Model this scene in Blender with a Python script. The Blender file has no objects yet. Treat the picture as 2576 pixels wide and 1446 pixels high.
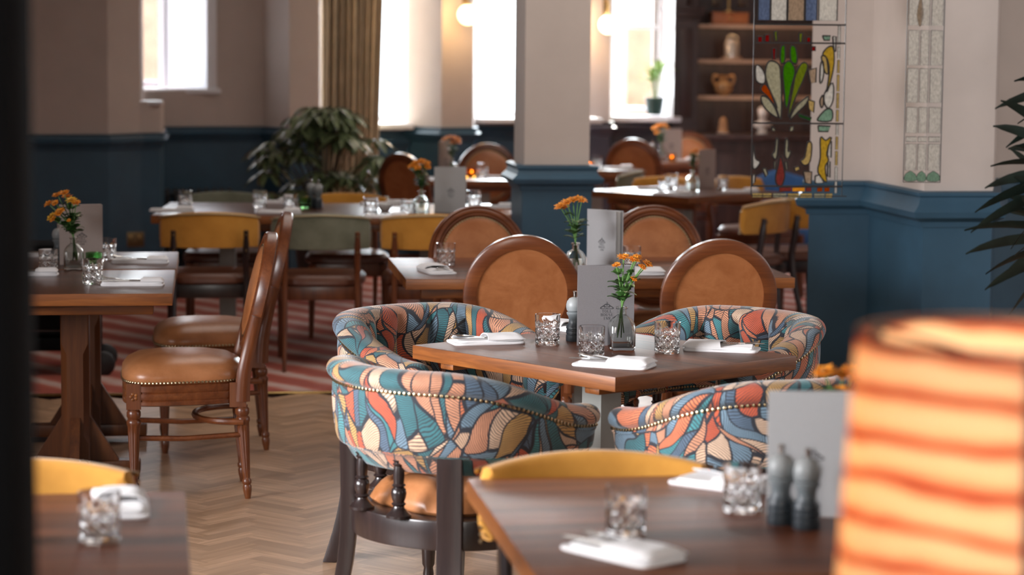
import bpy, bmesh, math, random
from mathutils import Vector, Matrix
from math import sin, cos, pi, radians, sqrt, floor, exp

S = bpy.context.scene
COL = S.collection
# ------------------------------------------------------------------ camera
FPX = 6010.0; EYE = 1.66
TH = math.atan((723 - 105) / FPX); ROLL = radians(0.5)
GA = radians(7.3)                      # the building is turned this much against the view
cam_d = bpy.data.cameras.new('camera'); cam = bpy.data.objects.new('camera', cam_d); COL.objects.link(cam)
CR = Matrix.Rotation(pi / 2 - TH, 3, 'X') @ Matrix.Rotation(ROLL, 3, 'Z')
cam.matrix_world = Matrix.Translation((0, 0, EYE)) @ CR.to_4x4()
cam_d.sensor_width = 36; cam_d.lens = 36 * FPX / 2576; cam_d.clip_start = .05
cam_d.dof.use_dof = True; cam_d.dof.focus_distance = 7.6; cam_d.dof.aperture_fstop = 3.0
S.camera = cam

def ray(x, y): return CR @ Vector(((x - 1288) / FPX, -(y - 723) / FPX, -1))
def zp(x, y, z=.75):
    d = ray(x, y); t = (z - EYE) / d.z
    return Vector((0, 0, EYE)) + d * t
def yp(x, y, Y):
    d = ray(x, y)
    return Vector((0, 0, EYE)) + d * (Y / d.y)
U = Vector((cos(GA), sin(GA), 0)); V = Vector((-sin(GA), cos(GA), 0))

# ------------------------------------------------------------------ world, sun, daylight, exposure
W = bpy.data.worlds.new('world'); S.world = W; W.use_nodes = True
W.node_tree.nodes['Background'].inputs[0].default_value = (.83, .91, 1, 1)
W.node_tree.nodes['Background'].inputs[1].default_value = 3.0
S.view_settings.view_transform = 'Standard'; S.view_settings.look = 'None'
S.view_settings.exposure = 0.9; S.view_settings.gamma = 1; S.view_settings.use_curve_mapping = False
S.cycles.max_bounces = 9; S.cycles.transmission_bounces = 8; S.cycles.transparent_max_bounces = 10
S.cycles.diffuse_bounces = 4; S.cycles.glossy_bounces = 4
S.cycles.caustics_reflective = False; S.cycles.caustics_refractive = False
S.cycles.sample_clamp_indirect = 6

def light(kind, name, loc, energy, col=(1, 1, 1), size=None, target=None, r=None, ang=None):
    d = bpy.data.lights.new(name, kind); o = bpy.data.objects.new(name, d); COL.objects.link(o)
    o.location = loc; d.energy = energy; d.color = col
    if size: d.shape = 'RECTANGLE'; d.size, d.size_y = size
    if r is not None: d.shadow_soft_size = r
    if ang: d.angle = ang
    if target is not None:
        o.rotation_euler = (Vector(target) - Vector(loc)).to_track_quat('-Z', 'Y').to_euler()
    return o
sun_dir = Vector((-.24, -1, -.42))
light('SUN', 'sun', (2, 30, 10), 6.0, (1, .93, .82), target=Vector((2, 30, 10)) + sun_dir, ang=.02)
# daylight through the big street windows behind and to the right of the viewer
light('AREA', 'daylight_street', (-.2, -1.6, 2.05), 80, (1, .955, .9), (1.7, 1.6), (.5, 9, .9))
light('AREA', 'daylight_left', (-3.9, 4.4, 1.8), 72, (.97, .97, 1), (3.0, 1.4), (.5, 6.6, .8)).data.spread = radians(80)
light('AREA', 'daylight_side', (4.3, 8.0, 1.75), 22, (.9, .95, 1), (4.2, 1.5), (0, 8.0, .8))
# fill lights added under the ceiling to brighten the middle of the room
light('AREA', 'ceiling_fill', (-.3, 11.0, 2.86), 20, (1, .93, .86), (3.0, 2.2), (-.3, 11.0, 0))
light('AREA', 'ceiling_fill', (1.0, 15.6, 2.86), 10, (1, .9, .8), (2.0, 1.6), (1.0, 15.6, 0))
# daylight through the windows of the far wall
for nm, p, e, sz in (('daylight_window_a', yp(405, 90, 18.6), 36, (1.0, 1.4)), ('daylight_window_b', yp(930, 60, 18.9), 180, (1.1, 1.6)),
                     ('daylight_window_c', yp(1300, 60, 19.6), 180, (1.5, 1.7)), ('daylight_window_d', yp(1610, 50, 21.2), 90, (1.2, 1.7))):
    light('AREA', nm, (p.x, p.y, 2.0), e, (.86, .93, 1), sz, (p.x * .6, p.y - 6, .9))

# ------------------------------------------------------------------ materials
MT = {}
def newmat(name):
    m = bpy.data.materials.new(name); m.use_nodes = True; MT[name] = m
    nt = m.node_tree; b = nt.nodes['Principled BSDF']
    return m, nt, b
def nd(nt, typ, ins=None, **props):
    n = nt.nodes.new(typ)
    for k, v in props.items(): setattr(n, k, v)
    for k, v in (ins or {}).items():
        if hasattr(v, 'is_linked') or isinstance(v, bpy.types.NodeSocket): nt.links.new(v, n.inputs[k])
        else: n.inputs[k].default_value = v
    return n
def mth(nt, op, a, b=0.0, c=None):
    n = nt.nodes.new('ShaderNodeMath'); n.operation = op
    for i, v in enumerate((a, b) if c is None else (a, b, c)):
        if isinstance(v, bpy.types.NodeSocket): nt.links.new(v, n.inputs[i])
        else: n.inputs[i].default_value = v
    return n.outputs[0]
def ramp(nt, fac, stops, interp='LINEAR'):
    n = nt.nodes.new('ShaderNodeValToRGB'); nt.links.new(fac, n.inputs[0]); cr = n.color_ramp; cr.interpolation = interp
    while len(cr.elements) < len(stops): cr.elements.new(.5)
    for e, (p, c) in zip(cr.elements, stops): e.position = p; e.color = (*c, 1)
    return n.outputs[0]
def mixc(nt, fac, a, b, mode='MIX'):
    n = nt.nodes.new('ShaderNodeMix'); n.data_type = 'RGBA'; n.blend_type = mode
    for s, v in ((n.inputs[0], fac), (n.inputs[6], a), (n.inputs[7], b)):
        if isinstance(v, bpy.types.NodeSocket): nt.links.new(v, s)
        elif isinstance(v, tuple): s.default_value = (*v, 1)
        else: s.default_value = v
    return n.outputs[2]
def bump(nt, b, h, strength=.2, dist=.005):
    n = nd(nt, 'ShaderNodeBump', {'Height': h, 'Strength': strength, 'Distance': dist}); nt.links.new(n.outputs[0], b.inputs['Normal'])
def objco(nt, scale=(1, 1, 1), kind='Object'):
    tc = nd(nt, 'ShaderNodeTexCoord'); mp = nd(nt, 'ShaderNodeMapping', {'Vector': tc.outputs[kind], 'Scale': scale})
    return mp.outputs[0]
def noise(nt, vec, scale, detail=3, rough=.5, dist=0.0, out=0):
    n = nd(nt, 'ShaderNodeTexNoise', {'Vector': vec, 'Scale': scale, 'Detail': detail, 'Roughness': rough, 'Distortion': dist}); return n.outputs[out]

def plain(name, col, rough=.5, metal=0, nscale=0, namp=.12, bmp=0, coat=0, spec=.5):
    m, nt, b = newmat(name)
    b.inputs['Roughness'].default_value = rough; b.inputs['Metallic'].default_value = metal
    b.inputs['Specular IOR Level'].default_value = spec; b.inputs['Coat Weight'].default_value = coat
    b.inputs['Base Color'].default_value = (*col, 1)
    if nscale:
        f = noise(nt, objco(nt), nscale, 4, .6)
        lo = tuple(c * (1 - namp) for c in col); hi = tuple(min(1, c * (1 + namp)) for c in col)
        nt.links.new(ramp(nt, f, [(.3, lo), (.7, hi)]), b.inputs['Base Color'])
        if bmp: bump(nt, b, f, bmp, .004)
    return m
def wood(name, dark, mid, light_, axis=0, rough=.35, planks=0, coat=.15, gscale=1.0, spec=.5, bs=.12):
    m, nt, b = newmat(name)
    sc = [9 * gscale] * 3; sc[axis] = .8 * gscale
    co = objco(nt, tuple(sc))
    f = noise(nt, co, 1.6, 6, .62, .7)
    sf = [90 * gscale] * 3; sf[axis] = 4 * gscale
    g = noise(nt, objco(nt, tuple(sf)), 1.5, 3, .6)
    c = ramp(nt, f, [(.28, dark), (.5, mid), (.72, light_)])
    gv = mth(nt, 'MULTIPLY_ADD', g, .7, .62)
    c = mixc(nt, 1.0, c, nd(nt, 'ShaderNodeCombineColor', {0: gv, 1: gv, 2: gv}).outputs[0], 'MULTIPLY')
    h = g
    if planks:
        tc = nd(nt, 'ShaderNodeTexCoord'); sx = nd(nt, 'ShaderNodeSeparateXYZ', {0: tc.outputs['Object']})
        q = mth(nt, 'DIVIDE', sx.outputs[1 - axis], planks)
        fl = mth(nt, 'FLOOR', q); wn = nd(nt, 'ShaderNodeTexWhiteNoise', noise_dimensions='1D'); nt.links.new(fl, wn.inputs['W'])
        k = mth(nt, 'MULTIPLY_ADD', wn.outputs[0], .55, .72)
        c = mixc(nt, 1.0, c, nd(nt, 'ShaderNodeCombineColor', {0: k, 1: k, 2: k}).outputs[0], 'MULTIPLY')
        fr = mth(nt, 'ABSOLUTE', mth(nt, 'SUBTRACT', mth(nt, 'FRACT', q), .5))
        gap = mth(nt, 'GREATER_THAN', fr, .488)
        c = mixc(nt, gap, c, tuple(x * .25 for x in dark))
        h = mth(nt, 'SUBTRACT', g, mth(nt, 'MULTIPLY', gap, 1.5))
    nt.links.new(c, b.inputs['Base Color']); bump(nt, b, mth(nt, 'ADD', h, mth(nt, 'MULTIPLY', f, 2.0 if planks else .3)), bs, .002)
    b.inputs['Roughness'].default_value = rough; b.inputs['Coat Weight'].default_value = coat; b.inputs['Coat Roughness'].default_value = .2
    b.inputs['Specular IOR Level'].default_value = spec
    return m
def leather(name, a, c, rough=.42):
    m, nt, b = newmat(name); co = objco(nt)
    f = noise(nt, co, 7, 6, .68, .5); g = noise(nt, co, 240, 2)
    nt.links.new(ramp(nt, f, [(.3, a), (.72, c)]), b.inputs['Base Color'])
    b.inputs['Roughness'].default_value = rough
    h = mth(nt, 'MULTIPLY_ADD', f, .8, mth(nt, 'MULTIPLY', g, .12)); bump(nt, b, h, .25, .006)
    return m
def cloth(name, a, c, scale=400, rough=.9, sheen=.3):
    m, nt, b = newmat(name); co = objco(nt)
    f = noise(nt, co, 9, 4, .6); g = noise(nt, co, scale, 2)
    nt.links.new(ramp(nt, f, [(.3, a), (.7, c)]), b.inputs['Base Color'])
    b.inputs['Roughness'].default_value = rough; b.inputs['Sheen Weight'].default_value = sheen
    bump(nt, b, mth(nt, 'MULTIPLY_ADD', g, .5, f), .2, .003)
    return m
def glass(name, col=(1, 1, 1), rough=0.0, ior=1.47):
    m, nt, b = newmat(name)
    b.inputs['Base Color'].default_value = (*col, 1); b.inputs['Roughness'].default_value = rough
    b.inputs['Transmission Weight'].default_value = 1; b.inputs['IOR'].default_value = ior
    return m
def emis(name, col, s, base=(1, 1, 1)):
    m, nt, b = newmat(name)
    b.inputs['Base Color'].default_value = (*base, 1); b.inputs['Emission Color'].default_value = (*col, 1); b.inputs['Emission Strength'].default_value = s
    return m
def pane_mat(name, col, tr=.5, rough_glass=True):
    """coloured glass of the added reflection panels: part of the light goes straight through, part is spread"""
    m, nt, b = newmat(name); nt.nodes.remove(b); out = nt.nodes['Material Output']
    f = noise(nt, objco(nt, (1, 1, .5)), 160, 3)
    cc = ramp(nt, f, [(.3, tuple(c * .7 for c in col)), (.7, tuple(min(1, c * 1.15) for c in col))])
    t = nd(nt, 'ShaderNodeBsdfTransparent', {0: tuple(.12 + .88 * c ** .7 for c in col) + (1,)})
    d = nd(nt, 'ShaderNodeBsdfDiffuse', {0: cc}); l = nd(nt, 'ShaderNodeBsdfTranslucent', {0: cc})
    dl = nd(nt, 'ShaderNodeMixShader', {0: .45, 1: d.outputs[0], 2: l.outputs[0]})
    g = nd(nt, 'ShaderNodeBsdfGlossy', {0: (1, 1, 1, 1), 'Roughness': .12})
    mx = nd(nt, 'ShaderNodeMixShader', {0: 1 - tr, 1: t.outputs[0], 2: dl.outputs[0]})
    m2 = nd(nt, 'ShaderNodeMixShader', {0: .02, 1: mx.outputs[0], 2: g.outputs[0]})
    nt.links.new(m2.outputs[0], out.inputs[0])
    return m
def clear_pane(name, refl=.06):
    m, nt, b = newmat(name); nt.nodes.remove(b); out = nt.nodes['Material Output']
    t = nd(nt, 'ShaderNodeBsdfTransparent', {0: (.97, .985, .98, 1)}); g = nd(nt, 'ShaderNodeBsdfGlossy', {0: (1, 1, 1, 1), 'Roughness': .02})
    mx = nd(nt, 'ShaderNodeMixShader', {0: refl, 1: t.outputs[0], 2: g.outputs[0]}); nt.links.new(mx.outputs[0], out.inputs[0])
    return m

def pattern_fabric(name):
    m, nt, b = newmat(name)
    uv = nd(nt, 'ShaderNodeTexCoord').outputs['UV']
    def vm(op, a, c=None, scale=None):
        n = nt.nodes.new('ShaderNodeVectorMath'); n.operation = op
        for i, v in enumerate((a, c)):
            if v is None: continue
            if isinstance(v, bpy.types.NodeSocket): nt.links.new(v, n.inputs[i])
            else: n.inputs[i].default_value = v
        if scale is not None: n.inputs['Scale'].default_value = scale
        return n
    n1 = nd(nt, 'ShaderNodeTexNoise', {'Vector': uv, 'Scale': 3.6, 'Detail': 1.0}, noise_dimensions='2D').outputs[1]
    w1 = vm('SCALE', vm('SUBTRACT', n1, (.5, .5, .5)).outputs[0], scale=.20).outputs[0]
    n2 = nd(nt, 'ShaderNodeTexNoise', {'Vector': uv, 'Scale': 9.0, 'Detail': 0.0}, noise_dimensions='2D').outputs[1]
    w2 = vm('SCALE', vm('SUBTRACT', n2, (.5, .5, .5)).outputs[0], scale=.05).outputs[0]
    p = vm('ADD', vm('ADD', uv, w1).outputs[0], w2).outputs[0]
    patch = nd(nt, 'ShaderNodeTexVoronoi', {'Vector': vm('MULTIPLY', p, (5.5, 5.0, 1)).outputs[0], 'Scale': 1.0}, voronoi_dimensions='2D', feature='F1')
    patch_e = nd(nt, 'ShaderNodeTexVoronoi', {'Vector': vm('MULTIPLY', p, (5.5, 5.0, 1)).outputs[0], 'Scale': 1.0}, voronoi_dimensions='2D', feature='DISTANCE_TO_EDGE')
    pa = mth(nt, 'MULTIPLY_ADD', nd(nt, 'ShaderNodeSeparateColor', {0: patch.outputs['Color']}).outputs[0], 2.0, -1.0)
    pr = nd(nt, 'ShaderNodeVectorRotate', {'Vector': p, 'Angle': pa}, rotation_type='Z_AXIS')
    ps = vm('MULTIPLY', pr.outputs[0], (25, 6.6, 1)).outputs[0]
    vo = nd(nt, 'ShaderNodeTexVoronoi', {'Vector': ps, 'Scale': 1.0, 'Randomness': .95}, voronoi_dimensions='2D', feature='F1')
    ve = nd(nt, 'ShaderNodeTexVoronoi', {'Vector': ps, 'Scale': 1.0, 'Randomness': .95}, voronoi_dimensions='2D', feature='DISTANCE_TO_EDGE')
    rgb = nd(nt, 'ShaderNodeSeparateColor', {0: vo.outputs['Color']})
    pal = [(.045, .215, .24), (.56, .25, .14), (.075, .12, .18), (.50, .085, .03), (.60, .39, .26), (.03, .13, .15), (.46, .26, .08), (.58, .16, .065), (.14, .22, .29), (.62, .43, .30)]
    col = ramp(nt, rgb.outputs[0], [(i / len(pal), c) for i, c in enumerate(pal)], 'CONSTANT')
    # hatching: fine dark lines, their slant different in every leaf
    ang = mth(nt, 'MULTIPLY_ADD', rgb.outputs[1], 1.5, -.75)
    sp = nd(nt, 'ShaderNodeSeparateXYZ', {0: nd(nt, 'ShaderNodeVectorRotate', {'Vector': vm('ADD', uv, w2).outputs[0], 'Angle': pa}, rotation_type='Z_AXIS').outputs[0]})
    hc = mth(nt, 'ADD', mth(nt, 'MULTIPLY', sp.outputs[1], mth(nt, 'COSINE', ang)), mth(nt, 'MULTIPLY', sp.outputs[0], mth(nt, 'SINE', ang)))
    n3 = nd(nt, 'ShaderNodeTexNoise', {'Vector': uv, 'Scale': 60.0, 'Detail': 1.0}, noise_dimensions='2D').outputs[0]
    ph = mth(nt, 'ADD', mth(nt, 'MULTIPLY', hc, 2 * pi * 155), mth(nt, 'MULTIPLY', n3, 3.0))
    sn = mth(nt, 'SINE', ph)
    hat = nd(nt, 'ShaderNodeMapRange', {0: sn, 1: .25, 2: .75}).outputs[0]
    tone = mth(nt, 'MULTIPLY_ADD', noise(nt, uv, 22, 3), .7, .65)
    col = mixc(nt, 1.0, col, nd(nt, 'ShaderNodeCombineColor', {0: tone, 1: tone, 2: tone}).outputs[0], 'MULTIPLY')
    col = mixc(nt, mth(nt, 'MULTIPLY', hat, .90), col, (.018, .022, .03))
    edge = nd(nt, 'ShaderNodeMapRange', {0: mth(nt, 'MINIMUM', ve.outputs[0], mth(nt, 'MULTIPLY', patch_e.outputs[0], 3.2)), 1: .035, 2: .065, 3: 1.0, 4: 0.0}).outputs[0]
    col = mixc(nt, edge, col, (.012, .014, .022))
    nt.links.new(col, b.inputs['Base Color']); b.inputs['Roughness'].default_value = .8; b.inputs['Sheen Weight'].default_value = .25
    bump(nt, b, noise(nt, uv, 700, 2), .15, .002)
    return m

pattern_fabric('fabric')
plain('cream', (.54, .465, .42), .85, nscale=3, namp=.05, bmp=.03)
plain('white_paint', (.80, .81, .84), .45, nscale=4, namp=.03)
plain('teal', (.029, .080, .128), .5, nscale=4, namp=.12, bmp=.03)
plain('plum', (.05, .045, .055), .5, nscale=4, namp=.12)
plain('ceiling', (.62, .58, .54), .9, nscale=3, namp=.04)
plain('black', (.004, .004, .0045), .9, nscale=8, namp=.2, spec=.08)
plain('blackmetal', (.012, .012, .014), .4, nscale=20, namp=.2)
plain('greypaint', (.30, .31, .29), .45, nscale=9, namp=.08)
plain('stone', (.52, .42, .30), .9, nscale=6, namp=.2, bmp=.2)
wood('table_top', (.045, .011, .004), (.14, .040, .015), (.25, .086, .034), 0, .40, .125, 0, spec=.3, bs=.5)
wood('table_edge', (.09, .026, .005), (.20, .060, .011), (.34, .115, .022), 0, .42, 0, .1, 1.5)
wood('table_edge_y', (.09, .026, .005), (.20, .060, .011), (.34, .115, .022), 1, .42, 0, .1, 1.5)
wood('table_dark', (.045, .015, .008), (.085, .028, .013), (.13, .05, .022), 0, .28, .12, .1, bs=.4)
wood('post', (.05, .013, .003), (.10, .028, .006), (.15, .048, .011), 2, .4, 0, .1)
wood('mahogany', (.065, .016, .005), (.135, .036, .010), (.21, .066, .019), 2, .33, 0, .25)
wood('mahogany_x', (.065, .016, .005), (.135, .036, .010), (.21, .066, .019), 0, .33, 0, .25)
wood('ebony', (.010, .006, .006), (.020, .012, .012), (.035, .020, .018), 2, .3, 0, .3)
wood('bookcase', (.030, .014, .012), (.056, .027, .023), (.09, .048, .040), 2, .35, 0, .2)
wood('shelf_wood', (.34, .20, .12), (.50, .32, .21), (.60, .41, .29), 0, .5)  # pale colour holds the warm light that falls on the shelf edges
wood('boxwood', (.22, .06, .018), (.36, .11, .03), (.45, .16, .05), 0, .35)
leather('tan', (.25, .078, .022), (.42, .165, .062), .40)
leather('seat_tan', (.30, .11, .036), (.47, .20, .085), .33)
leather('brown_leather', (.10, .035, .02), (.17, .065, .035), .35)
leather('black_leather', (.010, .009, .009), (.022, .02, .02), .3)
cloth('mustard', (.50, .22, .024), (.64, .30, .042), 300)
cloth('green_fabric', (.12, .13, .085), (.20, .21, .15), 160)
cloth('blue_fabric', (.02, .09, .26), (.04, .14, .36), 200)
cloth('curtain', (.50, .40, .25), (.64, .52, .35), 300)
cloth('linen', (.78, .77, .78), (.86, .85, .86), 500, .9, .1)
plain('menu_grey', (.15, .14, .145), .38, nscale=300, namp=.06)
plain('menu_light', (.42, .42, .43), .38, nscale=300, namp=.05)
plain('menu_taupe', (.38, .31, .28), .45, nscale=300, namp=.05)
plain('paper', (.80, .80, .80), .7)
plain('ink', (.03, .03, .035), .6)
plain('steel', (.62, .6, .57), .18, 1, nscale=40, namp=.06)
plain('brass', (.55, .36, .14), .28, 1, nscale=40, namp=.1)
plain('old_brass', (.20, .14, .075), .4, 1, nscale=40, namp=.2)
plain('nail', (.42, .33, .20), .28, 1)
glass('crystal'); glass('vase_glass', (.93, .97, .95)); glass('green_glass', (.22, .5, .2)); glass('amber_glass', (1, .42, .06), .15)
glass('water', (.95, .98, .97), 0, 1.333)
clear_pane('window_pane', .05); clear_pane('backing_pane', .03); clear_pane('dome', .12)
emis('globe', (1, .66, .30), 3.2); emis('flame', (1, .45, .1), 9)
plain('stem', (.10, .22, .05), .5); plain('leaf', (.045, .12, .025), .45, nscale=60, namp=.4)
plain('pale_leaf', (.42, .48, .26), .5, nscale=60, namp=.2)
plain('bush_leaf', (.15, .20, .095), .30, nscale=5, namp=.5)
plain('dark_leaf', (.008, .016, .012), .4, nscale=9, namp=.4)
plain('bark', (.07, .045, .03), .8, nscale=25, namp=.4, bmp=.5)
plain('yucca', (.30, .48, .14), .5, nscale=9, namp=.3)
plain('petal', (.80, .29, .02), .55, nscale=90, namp=.22)
plain('petal_yellow', (.82, .48, .04), .55, nscale=90, namp=.22)
plain('flower_heart', (.36, .13, .012), .7, nscale=300, namp=.4)
plain('pot_green', (.015, .05, .042), .4); plain('pot_dark', (.03, .03, .03), .5)
plain('ceramic', (.60, .47, .35), .4, nscale=12, namp=.12); plain('urn_glaze', (.38, .21, .085), .3, nscale=14, namp=.5)
plain('marble', (.66, .60, .55), .4, nscale=12, namp=.08); plain('clay', (.52, .27, .13), .6, nscale=12, namp=.15)
plain('lead', (.022, .018, .017), .5, .4); plain('rust', (.035, .022, .018), .5)
plain('candle', (.85, .8, .68), .5)
for nm, c, t in (('pg_white', (.76, .73, .67), .4), ('pg_pale', (.56, .53, .38), .45), ('pg_green', (.07, .30, .0), .3), ('pg_olive', (.24, .30, .015), .3), ('pg_yellow', (.62, .42, .04), .2),
                 ('pg_orange', (.45, .07, .0), .25), ('pg_red', (.32, .005, .005), .3), ('pg_rose', (.32, .06, .045), .3), ('pg_teal', (.30, .46, .34), .4), ('pg_amber', (.95, .42, .03), .2),
                 ('pg_straw', (.62, .46, .18), .25), ('pg_blue', (.22, .28, .42), .5), ('pg_deep', (.03, .16, .03), .5), ('pg_tan', (.55, .42, .30), .45)):
    pane_mat(nm, c, t)

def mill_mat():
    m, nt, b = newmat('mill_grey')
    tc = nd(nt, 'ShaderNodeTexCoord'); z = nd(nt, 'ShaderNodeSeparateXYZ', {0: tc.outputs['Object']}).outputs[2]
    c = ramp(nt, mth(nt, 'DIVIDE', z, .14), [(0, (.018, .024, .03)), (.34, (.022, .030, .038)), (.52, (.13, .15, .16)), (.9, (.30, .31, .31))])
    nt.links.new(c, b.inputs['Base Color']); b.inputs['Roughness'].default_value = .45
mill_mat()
def parquet_mat():
    m, nt, b = newmat('parquet')
    at = nd(nt, 'ShaderNodeAttribute', attribute_name='plank'); uv = nd(nt, 'ShaderNodeTexCoord').outputs['UV']
    mp = nd(nt, 'ShaderNodeMapping', {'Vector': uv, 'Scale': (4, 60, 1)}); off = nd(nt, 'ShaderNodeVectorMath', {0: mp.outputs[0], 1: at.outputs['Color']}); off.operation = 'MULTIPLY_ADD'
    off.inputs[1].default_value = (1, 1, 1); nt.links.new(at.outputs['Vector'], off.inputs[2])
    f = noise(nt, off.outputs[0], 1.0, 4, .6, .4)
    c = ramp(nt, f, [(.3, (.31, .185, .105)), (.7, (.52, .33, .21))])
    k = mth(nt, 'MULTIPLY_ADD', at.outputs['Fac'], .34, .86)
    c = mixc(nt, 1.0, c, nd(nt, 'ShaderNodeCombineColor', {0: k, 1: k, 2: k}).outputs[0], 'MULTIPLY')
    nt.links.new(c, b.inputs['Base Color']); b.inputs['Roughness'].default_value = .38; bump(nt, b, f, .06, .002)
parquet_mat()
def carpet_mat():
    m, nt, b = newmat('carpet')
    tc = nd(nt, 'ShaderNodeTexCoord'); mp = nd(nt, 'ShaderNodeMapping', {'Vector': tc.outputs['Object'], 'Rotation': (0, 0, radians(-42))})
    y = nd(nt, 'ShaderNodeSeparateXYZ', {0: mp.outputs[0]}).outputs[0]
    wob = noise(nt, mp.outputs[0], 5, 3)
    ph = mth(nt, 'ADD', mth(nt, 'MULTIPLY', y, 2 * pi / .27), mth(nt, 'MULTIPLY', wob, 1.6))
    s = mth(nt, 'MULTIPLY_ADD', mth(nt, 'SINE', ph), .5, .5)
    st = nd(nt, 'ShaderNodeMapping', {'Vector': mp.outputs[0], 'Scale': (40, 5, 1)})
    fine = noise(nt, st.outputs[0], 1.5, 3)
    s = mth(nt, 'ADD', s, mth(nt, 'MULTIPLY_ADD', fine, .8, -.4))
    c = ramp(nt, s, [(.25, (.34, .075, .05)), (.55, (.44, .135, .095)), (.8, (.50, .30, .25)), (.97, (.54, .37, .33))])
    nt.links.new(c, b.inputs['Base Color']); b.inputs['Roughness'].default_value = .95
    bump(nt, b, noise(nt, tc.outputs['Object'], 350, 2), .3, .004)
carpet_mat()
def shade_mat():
    m, nt, b = newmat('lamp_shade'); nt.nodes.remove(b); out = nt.nodes['Material Output']
    tc = nd(nt, 'ShaderNodeTexCoord'); co = tc.outputs['Object']; sp = nd(nt, 'ShaderNodeSeparateXYZ', {0: co})
    low = noise(nt, nd(nt, 'ShaderNodeMapping', {'Vector': co, 'Scale': (5, 5, 9)}).outputs[0], 1, 2)
    q = mth(nt, 'ADD', mth(nt, 'DIVIDE', sp.outputs[2], .042), mth(nt, 'MULTIPLY', low, 1.3))
    fr = mth(nt, 'FRACT', q)
    c = ramp(nt, fr, [(0, (.30, .05, .035)), (.10, (.60, .20, .11)), (.22, (.92, .64, .42)), (.55, (.98, .80, .60)), (.82, (.94, .68, .46)), (.94, (.62, .22, .12)), (1, (.30, .05, .035))])
    d = nd(nt, 'ShaderNodeBsdfDiffuse', {0: c}); t = nd(nt, 'ShaderNodeBsdfTranslucent', {0: c})
    mx = nd(nt, 'ShaderNodeMixShader', {0: .6, 1: d.outputs[0], 2: t.outputs[0]}); nt.links.new(mx.outputs[0], out.inputs[0])
shade_mat()

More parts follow.
